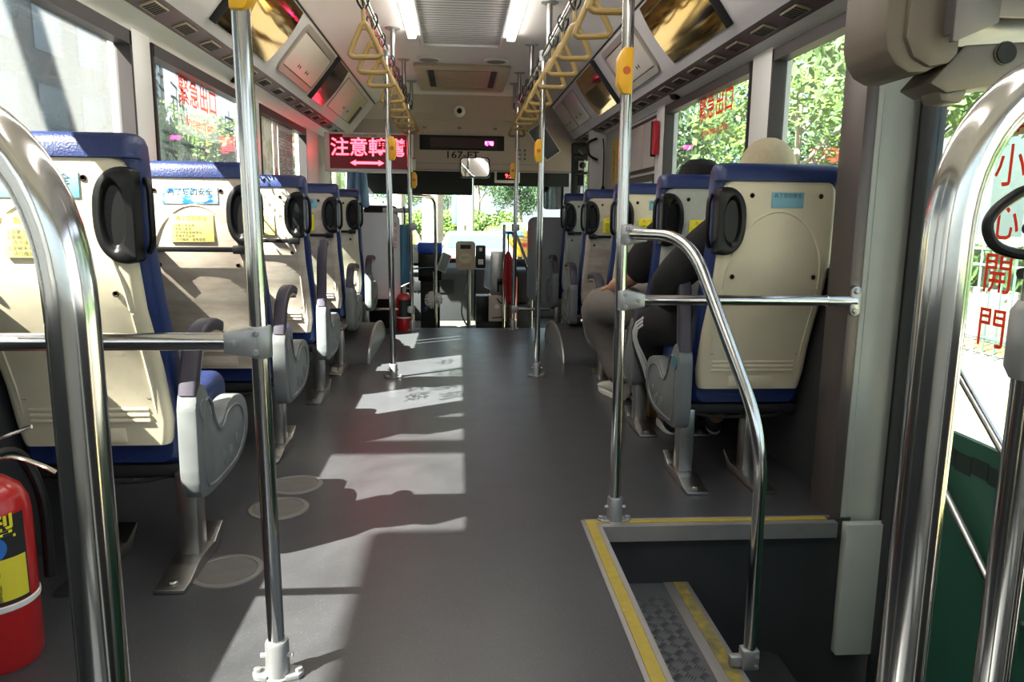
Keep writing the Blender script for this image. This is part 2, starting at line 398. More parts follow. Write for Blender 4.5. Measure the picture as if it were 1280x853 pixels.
# ------------------------------------------------------------------ seats
def yb(z):                                   # rear face of the backrest, side view
    T = [(.30, .155), (.45, .135), (.60, .075), (.72, .025), (.82, 0), (1.03, 0), (1.10, .025)]
    for (a, b), (c, d) in zip(T[:-1], T[1:]):
        if z <= c: t = max(0, (z-a)/(c-a)); t = t*t*(3-2*t) if 0 else t; return b + (d-b)*t
    return T[-1][1]
def ring(hw, y0, y1, r, z, cx=0): return [(p[0]+cx, p[1], z) for p in rrect(hw, (y1-y0)/2, min(r, (y1-y0)/2*.98), 4, 0, (y0+y1)/2)]
def make_seat(s, shell_mat, loc, label, group, arm='down', net=False, sticker=None, ysign=M_ylabel, teal=False, ldy=0, short=False):
    """s = +1 when the aisle lies towards +x"""
    root = empty('bus_seat', loc, label, 'seat', group)
    # shell
    g = G(); rings = []
    for z, k in [(.335, .93), (.345, .955), (.40, 1), (.5, 1), (.6, .995), (.7, .99), (.8, .985), (.9, .98), (.98, .98), (1.02, .965), (1.038, .92), (1.044, .87)]:
        rings.append(ring(.205*k, yb(z), yb(z)+.05, .022, z))
    g.loft(rings)
    arc = []
    for k in range(25):
        a = pi*k/24; u = .155*cos(a); z = .70+.25*sin(a)**.8; arc.append((u*(1+.1*(1-sin(a))), yb(z)+.0015, z))
    g.tube(arc, .0045, 8)
    for side in (-1, 1):
        g.tube([(side*.172, yb(z)+.001, z) for z in (.69, .6, .5, .42)], .004, 6)
    for z in (.405, .42, .436): g.box(-.155, .155, yb(z)-.007, yb(z)+.01, z-.0045, z+.0045, .002)
    g.box(-.085, .085, yb(.37)-.002, yb(.37)+.01, .345, .385, .002)
    sh = g.obj('backrest_shell', shell_mat, root)
    g = G()
    for u, z in ((-.14, 1.0), (.14, 1.0), (-.145, .74), (.145, .74), (-.16, .47), (.16, .47)):
        if abs(z-1) < .01 and u*s > 0: u = s*.135 - s*.035
        g = G(); g.lathe([(.0075, 0), (.0085, -.001), (.006, -.003), (.0045, .0)], (u, yb(z)-.0005, z), 12, 'y')
        g.obj('screw', mat('rusty_screw', '#3d2c22', .6), sh)
    # vinyl cushion of the back: wraps over the top
    g = G(); rings = []
    for z, k, y0, y1 in [(.36, .95, .03, .10), (.40, 1, .025, .115), (.55, 1, .025, .12), (.7, 1, .02, .12), (.85, 1, .02, .11), (1.0, 1, .02, .11), (1.044, .99, .018, .11),
                         (1.046, .99, -.003, .11), (1.075, .985, -.001, .108), (1.092, .965, .008, .10), (1.10, .93, .022, .088), (1.102, .88, .035, .075)]:
        rings.append(ring(.221*k, yb(min(z, 1.03))+y0, yb(min(z, 1.03))+y1, .028, z))
    g.loft(rings); g.obj('backrest_cushion', M_blue, root)
    # grip at the aisle-side shoulder
    g = G(); n = 40
    def D(k, y):  # flat towards the aisle, round towards the seat middle
        o = []
        for j in range(n):
            a = 2*pi*j/n; u, v = cos(a), sin(a)
            x = -.072*abs(u)**.9 if u < 0 else .026*min(1, abs(u)*2.6)
            o.append((s*(.190 + x*k), y, .918 + .108*k*(abs(v)**.8)*(1 if v > 0 else -1)))
        return o
    def O(k, y): return [(s*(.168 + .029*k*cos(2*pi*j/n)), y, .918 + .078*k*sin(2*pi*j/n)) for j in range(n)]
    g.loft([D(1, .06), D(1.0, -.004), D(.975, -.013), D(.93, -.016), O(1.1, -.017), O(1.0, -.014), O(.95, -.010), O(.85, -.004)])
    gr = g.obj('shoulder_grip', M_blk, root)
    g = G(); g.tube(smooth([(s*.222, .045, .835), (s*.235, .035, .86), (s*.238, .03, .92), (s*.235, .035, .98), (s*.222, .045, 1.0)], 4), .008, 8); g.obj('hand_slot', M_blk, gr)
    # seat cushion and pan
    g = G(); rings = []
    for y, k, z0, z1 in [(.18, .9, .28, .40), (.20, 1, .27, .42), (.3, 1, .265, .43), (.48, 1, .29, .44), (.56, .99, .29, .445), (.59, .96, .30, .43), (.60, .9, .32, .41)]:
        rings.append([(p[0], y, p[1]) for p in rrect(.213*k, (z1-z0)/2, .035, 4, 0, (z0+z1)/2)])
    g.loft(rings); g.obj('seat_cushion', M_blue, root)
    g = G(); g.box(-.2, .2, .20, .54, .225, .275, .012); g.box(-.21, .21, .19, .23, .235, .27, .008)
    g.tube(fillet([(-.2, .21, .235), (-.12, .18, .225), (.1, .18, .225), (.19, .22, .235)], .05), .006, 6); g.obj('seat_pan', M_blkm, root)
    # side shield
    prof = smooth([(.10, .44), (.12, .485), (.16, .495), (.195, .465), (.215, .41), (.25, .365), (.30, .36), (.36, .395), (.44, .40), (.515, .375), (.545, .325), (.54, .27), (.49, .22), (.40, .195), (.27, .19), (.15, .195), (.105, .22), (.095, .30)], 3)[:-1]
    x0, x1 = sorted((s*.222, s*.272)); g = G(); g.prism([(p.x, p.y) for p in prof], 'x', x0, x1, .007)
    xs = s*.272
    def inner(k, cy=.31, cz=.285): return [(xs, cy+(p.x-cy)*k, cz+(p.y-cz)*k) for p in prof]
    g.tube(inner(.78), .004, 6, closed=True)
    for y_, z_ in ((.30, .25), (.36, .25), (.42, .27)): g.ball((xs, y_, z_), .014, (.35, 1, 1.6), 10)
    shd = g.obj('side_shield', M_grey, root)
    g = G(); g.cyl((xs-s*.004, .148, .43), (xs+s*.003, .148, .43), .026, seg=18); g.obj('hinge_cap', mat('teal_cap', '#2c6f80', .35) if teal else M_grey, shd)
    # armrest
    path = {'down': [(.125, .47), (.145, .53), (.18, .575), (.25, .595), (.36, .59), (.45, .575)],
            'lean': [(.125, .47), (.145, .53), (.175, .585), (.225, .62), (.30, .628), (.37, .61)],
            'up': [(.125, .47), (.14, .53), (.15, .60), (.165, .68), (.20, .75), (.25, .785)]}[arm]
    cx = s*.247; pts = smooth([(cx, y, z) for y, z in path], 4); rings = []
    for i, p in enumerate(pts):
        a = pts[max(i-1, 0)]; b = pts[min(i+1, len(pts)-1)]; T = (b-a).normalized(); N = Vector((0, -T.z, T.y)); k = .7 if i == len(pts)-1 else 1
        rings.append([p + Vector((q[0]*k, 0, 0)) + N*q[1]*k for q in rrect(.023, .017, .009, 3)])
    g = G(); g.loft(rings); am = g.obj('armrest', M_purp, root)
    rings = [[q - Vector((0, 0, 0)) for q in r] for r in rings]; g = G()
    inner_pts = []
    for i, p in enumerate(pts):
        a = pts[max(i-1, 0)]; b = pts[min(i+1, len(pts)-1)]; T = (b-a).normalized(); N = Vector((0, -T.z, T.y)); inner_pts.append([p + Vector((q[0], 0, 0)) - N*.020 + N*q[1] for q in rrect(.019, .008, .004, 3)])
    g.loft(inner_pts[:-1]); g.obj('armrest_core', M_beige, am, label='beige plastic underside of the armrest')
    for ch in [c for c in root.children]:
        if ch.name.split('.')[0] in ('backrest_shell', 'backrest_cushion', 'shoulder_grip', 'seat_cushion', 'seat_pan'):
            for q in [ch]+list(ch.children): q.data.transform(Matrix.Diagonal((.94, 1, 1, 1)))
    # legs with foot plates
    for lx in (s*.215, -s*.02):
        g = G(); g.box(lx-.026, lx+.026, .15+ldy, .215+ldy, .205 if short else .03, .26, .004)
        if ldy: g.box(lx-.026, lx+.026, .15+ldy, .3, .235, .26, .004)
        lg = g.obj('leg', M_steelb, root)
        if short: continue
        g = G(); sec = [(0, .0), (0, .012), (.05, .014), (.10, .03), (.13, .034), (.2, .034), (.24, .03), (.31, .062), (.315, .058), (.26, .0)]
        g.prism([(a+ldy, b) for a, b in sec], 'x', lx-.038, lx+.038, .002); g.lathe([(.012, 0), (.012, .006), (.007, .009), (.007, .003)], (lx, .03+ldy, .012), 10); g.obj('foot_plate', M_steelb, lg)
    # seat-back bar
    if net:
        g = G(); g.box(-.175, .175, -.020, -.012, .788, .806, .003)
        for sx in (-1, 1): g.box(sx*.155-.024, sx*.155+.024, -.026, .004, .782, .812, .005)
        g.obj('seat_back_bar', M_blk, root)
    if sticker:
        if sticker[0]:
            sm = s < 0
            g = G(); g.box(*((-.03, .075) if sm else (-.105, .085)), -.003, .002, .962 if sm else .955, 1.012, .001); st = g.obj('notice_sticker', sticker[0], root, label='blue notice sticker')
            text('為了您的安全', .0155 if sm else .026, M_ink, (.022 if sm else -.01, -.0038, 1.0 if sm else .995), R_FRONT, 'lettering', st)
        if sticker[1]:
            g = G(); g.box(-.085, .065, -.003, .002, .822, .918, .001); st = g.obj('safety_sticker', ysign, root, label='yellow seat belt notice sticker')
            text('為了您的安全', .018, M_oink, (-.01, -.0038, .904), R_FRONT, 'lettering', st)
            text('1.請繫上安全帶。\n2.車輛行進間，\n   請勿隨意變換座位。\n3.車輛未停妥前，\n   請勿離座，避免發生', .0115, M_ink, (-.078, -.0038, .855), R_FRONT, 'lettering', st, 'LEFT', line=1.05)
    return root
GL = 'single seats along the left windows'; GR = 'single seats along the right side'
SLX, SRX = -.924, 1.024
make_seat(1, M_cream, (SLX, 1.75, 0), 'nearest seat on the left behind the chrome rail, cream back with blue top', GL, 'lean', False, (M_blabel, True))
make_seat(1, M_worn, (SLX, 2.72, 0), 'scuffed cream seat with torn bright blue sticker and black bar', GL, 'lean', True, (M_blabel2, True))
make_seat(1, M_worn, (SLX, 3.60, 0), 'worn cream seat, third from the camera on the left, just right of the thick pole', GL, 'up', True, (None, True))
make_seat(1, M_worn, (SLX, 4.57, 0), 'fourth seat on the left, cream back seen just past the worn third one', GL, 'down', True, (M_blabel, True), M_ylabel2, ldy=-.31)
make_seat(1, M_cream, (SLX, 5.54, .0), 'farthest seat on the left, over the wheel arch, behind the white partition', GL, 'down', True, None)
make_seat(-1, M_cream, (SRX, 2.345, 0), 'nearest seat on the right, cream back, with the hat wearer in it', GR, 'up', False, (M_blabel, False), teal=True)
make_seat(-1, M_pale, (SRX, 3.01, 0), 'pale grey backed seat on the right with the black cap passenger in it', GR, 'down', False, (None, True), M_ylabel2)
make_seat(-1, M_cream, (SRX, 3.88, 0), 'right side seat half hidden behind the clamped pole, in front of the grey backed one', GR, 'down', False, (M_blabel, True), M_ylabel2)
make_seat(-1, M_worn, (SRX, 4.84, 0), 'brown scuffed seat on the right with a bright yellow sticker at its edge', GR, 'down', True, (None, True), M_ylabel2, short=True)
make_seat(-1, M_pale, (SRX, 5.80, 0), 'farthest seat on the right, next to the grey partition', GR, 'down', True, None)

# ------------------------------------------------------------------ poles, rails
def flange(g, x, y, z=0, s=1):
    g.lathe([(.028, .0), (.028, .004), (.024, .006), (.0235, .075), (.021, .08), (.018, .08)], (x, y, z), 24)
    for a in (0, 1): 
        sx = (-1, 1)[a]; g.prism([(x+sx*.018, y-.022), (x+sx*.045, y-.016), (x+sx*.052, y), (x+sx*.045, y+.016), (x+sx*.018, y+.022)], 'z', z, z+.011, .002)
        g.lathe([(.008, .011), (.008, .018), (.004, .019)], (x+sx*.041, y, z), 8)
    g.cyl((x-.032, y-.005, z+.05), (x+.032, y-.005, z+.05), .005, seg=8)
RLX, RRX, RZ = -.385, .465, 1.79
def clamp(g, x, y, z, sx=1, w=.045):
    g.tube([(x, y, z-.030), (x, y, z-.027), (x, y, z+.027), (x, y, z+.030)], [.019, .021, .021, .019], 18)
    g.prism([(x, z-.028), (x+sx*.03, z-.025), (x+sx*w*1.4, z-.019), (x+sx*w*1.4, z+.019), (x+sx*.03, z+.025), (x, z+.028)], 'y', y-.021, y+.021, .004)
    for u, v in ((.004, .018), (.004, -.018), (w*1.0, .0)):
        g.lathe([(.0065, 0), (.0065, -.004), (.0035, -.0045), (.003, -.002)], (x+sx*u, y-.021, z+v), 10, 'y')
PG = 'aisle poles'
def pole(x, y, label, z1=RZ, group=PG, r=.0165, xt=None):
    root = empty('grab_pole', (x, y, 0), label, 'pole', group)
    g = G(); g.cyl((0, 0, .03), ((xt or x)-x, 0, z1), r, seg=24); g.obj('pole_tube', M_steel, root)
    g = G(); flange(g, 0, 0); g.obj('floor_flange', M_alu, root)
    if z1 <= RZ:
        g = G(); g.tube([((xt or x)-x, 0, z1-.03), ((xt or x)-x, 0, z1+.026)], .023, 16); g.obj('top_clamp', M_alu, root)
    return root
pl = pole(-.365, 1.407, 'thick chrome pole at left front of the view with a white foot', xt=RLX)
g = G(); clamp(g, -.365*0-.005, 0, .690, -1); g.obj('rail_clamp', M_alu, pl)
pr_ = pole(.480, 2.145, 'chrome pole standing at the corner of the step', xt=RRX)
g = G(); clamp(g, 0, 0, .878, 1); g.obj('rail_clamp', M_alu, pr_)
g = G(); clamp(g, 0, 0, .688, 1); g.obj('rail_clamp', M_alu, pr_)
pole(-.372, 4.22, 'slim pole on the left side of the aisle before the red display', xt=RLX)
pole(.457, 4.25, 'slim pole on the right side of the aisle with a yellow grip', xt=RRX)
pf1 = pole(-.370, 5.99, 'far left pole at the front end of the raised floor', xt=RLX)
pf2 = pole(.447, 6.02, 'far right pole at the front end of the raised floor', xt=RRX)
for p, s in ((pf1, -1), (pf2, 1)):
    g = G(); clamp(g, 0, 0, .17, s, .03); g.obj('rail_clamp', M_alu, p); g = G(); clamp(g, 0, 0, .83, 1, .03); g.obj('rail_clamp', M_alu, p)
for x, lab in ((RLX, 'overhead chrome rail carrying the left row of hand straps'), (RRX, 'overhead chrome rail carrying the right row of hand straps')):
    g = G(); g.cyl((x, -.6, RZ), (x, 6.4, RZ), .0155, seg=20); tag(g.obj('overhead_rail', M_steel), lab, 'rail', 'overhead rails')
    for k, y in enumerate((1.1, 3.05, 4.64, 5.53, 6.4) if x < 0 else (1.2, 3.05, 4.0, 4.96, 5.92, 6.4)):
        r = empty('ceiling_bracket', (x, y, 2.0), '%s ceiling bracket holding the %s overhead rail' % (('nearest', 'second', 'third', 'fourth', 'fifth', 'farthest')[k] if not (x < 0 and k == 4) else 'farthest', 'left' if x < 0 else 'right'), 'bracket', 'ceiling brackets')
        g = G(); g.cyl((0, 0, -.008), (0, 0, RZ-2.0), .0145, seg=16); g.obj('bracket_post', M_steelb, r)
        g = G(); g.lathe([(.045, .0), (.045, -.004), (.02, -.008)], (0, 0, 0), 20)
        for a in range(4): g.ball((.032*cos(a*pi/2+.7), .032*sin(a*pi/2+.7), -.005), .005, seg=8)
        g.obj('bracket_flange', M_alu, r)
# left transverse rail
r = empty('handrail', (-.38, 1.407, .69), 'horizontal chrome rail behind the nearest left seat', 'handrail')
g = G(); g.cyl((-.03, 0, 0), (XL+.38+.005, 0, -.002), .0165, seg=24); g.obj('rail_tube', M_steel, r)
g = G(); g.lathe([(.035, 0), (.035, .01), (.02, .02)], (XL+.38+.0, 0, 0), 16, 'x'); g.obj('wall_bracket', M_alu, r)
# right transverse rail
r = empty('handrail', (.48, 2.145, .688), 'horizontal chrome rail from the step pole to the door pillar', 'handrail')
g = G(); g.cyl((.05, 0, 0), (1.19-.48, .0, 0), .0155, seg=24); g.cyl((.62, 0, 0), (.69, 0, 0), .0175, seg=24); g.obj('rail_tube', M_steel, r)
g = G(); g.prism([(1.17-.48+u, v) for u, v in rrect(.016, .045, .0155, 5, .015, 0)], 'y', -.012, -.002, .002)
for v in (-.03, .03): g.lathe([(.009, 0), (.009, -.004), (.004, -.006)], (1.185-.48, -.012, v), 10, 'y')
g.obj('wall_bracket', M_steelb, r)
# curved step handrail
r = empty('step_handrail', (.733, 1.675, -.195), 'bent chrome handrail running from the pole down to the step', 'handrail')
o = Vector((.733, 1.675, -.195)); P = [(.50, 2.12, .879), (.587, 1.957, .873), (.625, 1.885, .81), (.700, 1.739, .528), (.731, 1.680, .38), (.735, 1.672, .26), (.734, 1.674, -.15)]
pp = [Vector(P[0])] + [Vector(P[1])] + [Vector(p) for p in P[2:]]
P2 = [(.50, 2.123, .880), (.603, 1.925, .880), (.7315, 1.680, .41), (.734, 1.675, -.16)]
g = G(); g.tube([p-o for p in fillet(P2, .13, 10)], .0158, 20); g.obj('rail_tube', M_steel, r)
g = G(); g.box(-.022, .022, -.018, .018, .0, .055, .006); g.box(-.05, .0, -.01, .014, .005, .035, .006)
for v in (.014, .04): g.lathe([(.006, 0), (.006, -.004), (.003, -.005)], (.012, -.02, v), 8, 'y')
g.obj('step_clamp', M_alu, r)

# yellow grips on the poles
for x, y, z, sd, lab in ((.455, 2.145, 1.327, -1, 'large yellow plate on the pole by the steps'), (.437, 4.25, 1.283, -1, 'yellow plate on the slim right pole'),
                     (-.36, 4.22, 1.28, 1, 'yellow plate on the slim left pole beside the red display'), (.42, 6.02, 1.275, -1, 'small yellow plate on the far right pole'), (-.345, 5.99, 1.19, 1, 'yellow and white plate on the far left pole'), (-.375, 1.407, 1.335, 1, 'yellow plate at the top edge of the thick left pole')):
    r = empty('stop_button', (x+(0.008 if sd < 0 else 0), y, z), lab, 'stop button', 'yellow stop button housings')
    g = G(); g.prism([(a, b*1) for a, b in ((-.022*1, -.035), (-.008, -.062), (.018, -.062), (.018, .062), (-.008, .062), (-.022, .035))], 'y', -.026, .02, .004)
    if sd > 0: g.xf(Matrix.Diagonal((-1, 1, 1, 1)))
    g.obj('housing', M_yel, r)
    g = G(); g.cyl((-sd*0+sd*-.0, -.026, .0), (0, -.0275, 0), .011, seg=16); g.obj('push_button', mat('button_red', '#b3541c', .4), r)

# hand straps
def make_strap(loc, label, group):
    root = empty('hand_strap', loc, label, 'hand strap', group)          # origin at the rail
    g = G(); tri = fillet([(0, 0, -.105), (-.062, 0, -.225), (.062, 0, -.225), (0, 0, -.105)], .001)
    P = [(-.012, 0, -.112), (-.060, 0, -.212), (-.055, 0, -.228), (-.042, 0, -.233), (.042, 0, -.233), (.055, 0, -.228), (.060, 0, -.212), (.012, 0, -.112), (0, 0, -.104)]
    g.tube(smooth(P + [P[0]], 3)[:-1], .0108, 10, closed=True); g.prism([(-.022, -.128), (.022, -.128), (.010, -.098), (-.010, -.098)], 'y', -.0075, .0075, .003)
    g.obj('triangle_handle', M_tan, root)
    g = G(); g.box(-.0085, .0085, -.006, .006, -.102, -.045, .003); g.obj('strap_sleeve', M_tan, root)
    g = G()
    g.tube(smooth([(-.004, -.010, -.05), (-.021, -.008, -.02), (-.02, 0, .012), (0, .004, .0215), (.02, 0, .012), (.021, .008, -.02), (.004, .01, -.05)], 4), .0042, 6)
    g.tube([(0, -.012, -.04), (0, -.055, .014)], .003, 6); g.tube([(0, .012, -.04), (0, .055, .014)], .003, 6)
    g.tube([(0, -.055+.0175*0, .014), (0.012, -.055, .019), (-.0, -.055, .0205)], .003, 6)
    g.obj('webbing', M_blkm, root)
    return root
ys_l = [3.22, 3.56, 3.92, 4.45, 4.80, 5.14, 5.46, 5.80, 6.1]; ys_r = [1.95, 2.42, 2.76, 3.13, 3.48, 3.82, 4.4, 4.72, 5.1, 5.35, 5.66, 6.15]
num = ['nearest', 'second', 'third', 'fourth', 'fifth', 'sixth', 'seventh', 'eighth', 'ninth', 'tenth', 'eleventh', 'farthest']
st = None
for x, ys, sd in ((RLX, ys_l, 'left'), (RRX, ys_r, 'right')):
    for k, y in enumerate(ys):
        lab = 'tan triangular hand strap on the %s rail, %s from the camera' % (sd, 'farthest' if k == len(ys)-1 else num[k])
        if st is None: st = make_strap((x, y, RZ), lab, 'tan hand straps on the %s rail' % sd); o = st
        else: o = dup(st, None, lab)
        o.location = (x, y, RZ); o['group'] = 'tan hand straps on the %s rail' % sd
        o.rotation_euler = (random.uniform(-.03, .03), random.uniform(-.05, .05), random.uniform(-.15, .15))
# ------------------------------------------------------------------ duct fittings
def dframe(sd, y, t, off=0):
    """matrix on the sloping duct: local x = along the bus (reading direction), y = up the slope, z = into the cabin"""
    a, b = ((-.965, 1.655), (-.758, 1.915)) if sd < 0 else ((1.055, 1.655), (.855, 1.925))
    up = Vector((b[0]-a[0], 0, b[1]-a[1])).normalized()
    ax = Vector((0, 1, 0)) if sd < 0 else Vector((0, -1, 0))
    nrm = ax.cross(up)
    p = Vector((a[0], y, a[1])) + up*t + nrm*off
    M = Matrix((ax, up, nrm)).transposed().to_4x4(); M.translation = p; return M
DL = .332
def on_duct(g, sd, y, t=DL/2, off=0): return g.xf(dframe(sd, y, t, off))
def hatch(sd, y0, y1, label, grp='roof duct hatches', frame=True, m=None, extra=0):
    w = (y1-y0)/2; yc = (y0+y1)/2
    root = empty('duct_hatch', dframe(sd, yc, DL/2).translation, label, 'hatch', grp)
    inv = Matrix.Translation(-root.location)
    h = .125
    if frame:
        g = G(); o = rrect(w, h+.02, .05, 5); i = rrect(w-.045, h-.02, .02, 5)
        g.loft([[(p[0], p[1], 0) for p in o], [(p[0]*.98, p[1]*.98, .012) for p in o], [(p[0]*1.02, p[1]*1.02, .012) for p in i], [(p[0], p[1], .004) for p in i]], cap=False)
        on_duct(g, sd, yc, DL/2, .0); g.xf(inv); g.obj('hatch_frame', mat('hatch_frame_grey', '#8f877e', .4), root)
    g = G(); g.prism(rrect(w-.05 if frame else w, h-.025 if frame else h, .015), 'z', .001, .008, .002); on_duct(g, sd, yc, DL/2); g.xf(inv)
    g.obj('hatch_panel', m or M_ceil2, root)
    g = G(); g.prism(rrect(w-.045 if frame else w+.004, h-.02 if frame else h+.004, .015), 'z', .0005, .003); on_duct(g, sd, yc, DL/2); g.xf(inv); g.obj('gasket', M_gasket, root)
    g = G()
    for cx in (-.10+extra, .10+extra):
        for d in (-1, 1): g.prism([(cx+d*.006, -.055), (cx+d*.03, -.055-.012), (cx+d*.03, -.055+.012)], 'z', .0082, .0092)
    on_duct(g, sd, yc, DL/2); g.xf(inv); g.obj('latch_mark', M_ink, root)
    return root
M_ceil2 = mat('hatch_cream', '#cfc8be', .35, var=.04)
def mirror(sd, y0, y1, label, m=M_gold, edge=True):
    w = (y1-y0)/2; yc = (y0+y1)/2
    root = empty('mirror_panel', dframe(sd, yc, DL/2).translation, label, 'mirror panel', 'gold mirror panels on the duct')
    inv = Matrix.Translation(-root.location)
    n = 12; rings = []
    g = G(); top = []; bot = []
    for k in range(n+1):
        t = -1+2*k/n; top.append((t, .006+.014*(1-t*t)))
    g.prism([(.0+u*.152, v) for u, v in top] + [(.152, .001), (-.152, .001)], 'x', -w+.012, w)
    on_duct(g, sd, yc, DL/2); g.xf(inv); g.obj('mirror_face', m, root, smooth=50)
    e = 1 if sd > 0 else -1
    g = G(); g.box(*sorted((e*(w-.004), e*(w+.016))), -.158, .158, .0, .03, .004); on_duct(g, sd, yc, DL/2); g.xf(inv); g.obj('end_seal', M_blkm, root)
    return root
hatch(-1, 1.95, 2.86, 'rounded cream hatch at top left, cut by the frame')
mirror(-1, 3.12, 3.95, 'gold mirror panel on the left duct behind the thick pole')
hatch(-1, 4.12, 4.98, 'hatch in a grey frame on the left duct, lit pink')
mirror(-1, 5.02, 5.48, 'dark glossy panel on the left duct mirroring the red display', mat('dark_mirror', '#6d5a5a', .12, 1))
h = hatch(-1, 5.62, 6.75, 'far left duct hatch with yellow and black stickers', frame=False)
g = G(); g.box(.28, .35, -.12, .10, .0085, .0095); on_duct(g, -1, 6.18, DL/2); g.xf(Matrix.Translation(-h.location)); g.obj('yellow_sticker', mat('pale_yellow_sticker', '#d3bd74', .5), h)
g = G(); g.box(.40, .53, -.12, .05, .0085, .0095); on_duct(g, -1, 6.18, DL/2); g.xf(Matrix.Translation(-h.location)); g.obj('black_sticker', mat('dark_sticker', '#4b4248', .4), h)
hatch(1, 1.75, 2.62, 'cream hatch at top right, cut by the frame')
mirror(1, 2.95, 3.72, 'large gold mirror panel on the right duct behind the near pole')
hatch(1, 3.92, 4.72, 'hatch in a grey frame on the right duct behind the yellow plate')
mirror(1, 4.95, 5.68, 'small gold mirror panel on the right duct')
hatch(1, 5.95, 6.5, 'narrow far right hatch, nearer of two', frame=False, extra=-.05)
hatch(1, 6.55, 7.05, 'narrow far right hatch, last before the front wall', frame=False, extra=-.05)
# air vents in the mauve strips
def vent(loc, sd, label):
    root = empty('air_vent', loc, label, 'air vent', 'air vents in the mauve strips')
    ang = atan2(1.628-1.598, .09)*(1 if sd < 0 else -1)*-1
    g = G(); g.box(-.028, .028, -.062, .062, -.005, .003, .002); f = g.obj('vent_frame', M_beige, root)
    g = G()
    for k in range(6): g.box(-.023, .023, -.055+k*.0195, -.055+k*.0195+.012, -.0065, -.0045)
    g.obj('vent_slot', M_blkm, root)
    root.rotation_euler = (0, ang, 0); return root
v0 = None
for sd, ys in ((-1, [1.6+.29*k for k in range(18)]), (1, [1.52+.262*k for k in range(21)])):
    for k, y in enumerate(ys):
        x, z = ((-1.03, 1.6105) if sd < 0 else (1.125, 1.6135))
        lab = 'small beige slotted air vent in the mauve strip over the %s windows' % ('left' if sd < 0 else 'right')
        if v0 is None: v0 = vent((x, y, z), sd, lab); o = v0
        else: o = dup(v0, None, lab)
        o.location = (x, y, z); o.rotation_euler = (0, (-.322 if sd < 0 else .225), 0); o['group'] = 'air vents over the %s windows' % ('left' if sd < 0 else 'right')

# ceiling: return-air grille, lamps, hatch, speakers
gr = empty('air_grille', (.02, 4.0, 2.0), 'ribbed grey return air grille in the middle of the ceiling', 'ceiling grille')
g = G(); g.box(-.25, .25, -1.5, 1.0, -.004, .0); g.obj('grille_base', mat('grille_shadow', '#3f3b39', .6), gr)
g = G()
for k in range(50): y = -1.48+k*.0495; g.box(-.235, .235, y, y+.034, -.0055, -.0035)
g.obj('louver', mat('grille_grey', '#c4c2c3', .4), gr)
g = G(); g.box(-.262, -.236, -1.52, 1.02, -.02, 0, .003); g.box(.236, .262, -1.52, 1.02, -.02, 0, .003); g.box(-.26, .26, .985, 1.02, -.018, 0, .003); g.box(-.26, .26, -1.52, -1.49, -.018, 0, .003)
g.obj('grille_frame', M_white, gr)
M_lamp = mat('lamp_diffuser', '#fff8f0', .4, emit=6.0)
for x, sd in ((-.275, 'left'), (.315, 'right')):
    r = empty('ceiling_lamp', (x, 3.2, 2.0), 'long white strip lamp along the %s edge of the grille' % sd, 'lamp', 'strip lamps beside the grille')
    g = G(); g.box(-.03, .03, -3.4, 1.55, -.022, 0, .004); g.obj('lamp_housing', M_white, r)
    g = G(); g.prism([(-.027, -.0225), (.027, -.0225), (.022, -.040), (-.022, -.040)], 'y', -3.35, 1.5); g.obj('diffuser', M_lamp, r)
rh = empty('roof_hatch', (.03, 6.2, 2.0), 'beige emergency roof hatch with a recessed centre', 'roof hatch')
g = G(); o = rrect(.355, .56, .03); i = rrect(.27, .42, .04)
g.loft([[(p[0], p[1], 0) for p in o], [(p[0], p[1], -.018) for p in o], [(p[0]*.97, p[1]*.97, -.022) for p in o], [(p[0]*1.02, p[1]*1.02, -.022) for p in i], [(p[0], p[1], -.004) for p in i]], cap=False)
g.obj('hatch_frame', M_beige, rh)
g = G(); g.prism(i, 'z', -.006, -.002); g.box(-.2, .2, -.36, .36, -.016, -.006, .006); g.obj('hatch_panel', mat('hatch_tan', '#b59e80', .5, var=.1), rh)
g = G(); g.box(-.262, -.215, -.4, .4, -.0075, -.006); g.box(.215, .262, -.4, .4, -.0075, -.006); g.obj('side_slot', M_blkm, rh)
text('EMERGENCY EXIT', .03, M_white, (0, .02, -.0165), Matrix(((1,0,0,0),(0,-1,0,0),(0,0,-1,0),(0,0,0,1))), 'lettering', rh)
for x, sd in ((-.205, 'left'), (.265, 'right')):
    r = empty('ceiling_speaker', (x, 5.45, 2.0), 'round ceiling speaker before the roof hatch, %s one' % sd, 'speaker', 'round ceiling speakers')
    g = G(); g.lathe([(.085, 0), (.085, -.012), (.076, -.02), (.07, -.018), (.066, -.014)], (0, 0, 0), 32); g.obj('speaker_rim', M_white, r)
    g = G(); g.lathe([(.068, -.012), (.065, -.018), (.03, -.022), (.001, -.023)], (0, 0, 0), 32); g.obj('speaker_grille', mat('speaker_cloth', '#7e7874', .7), r)
    g = G()

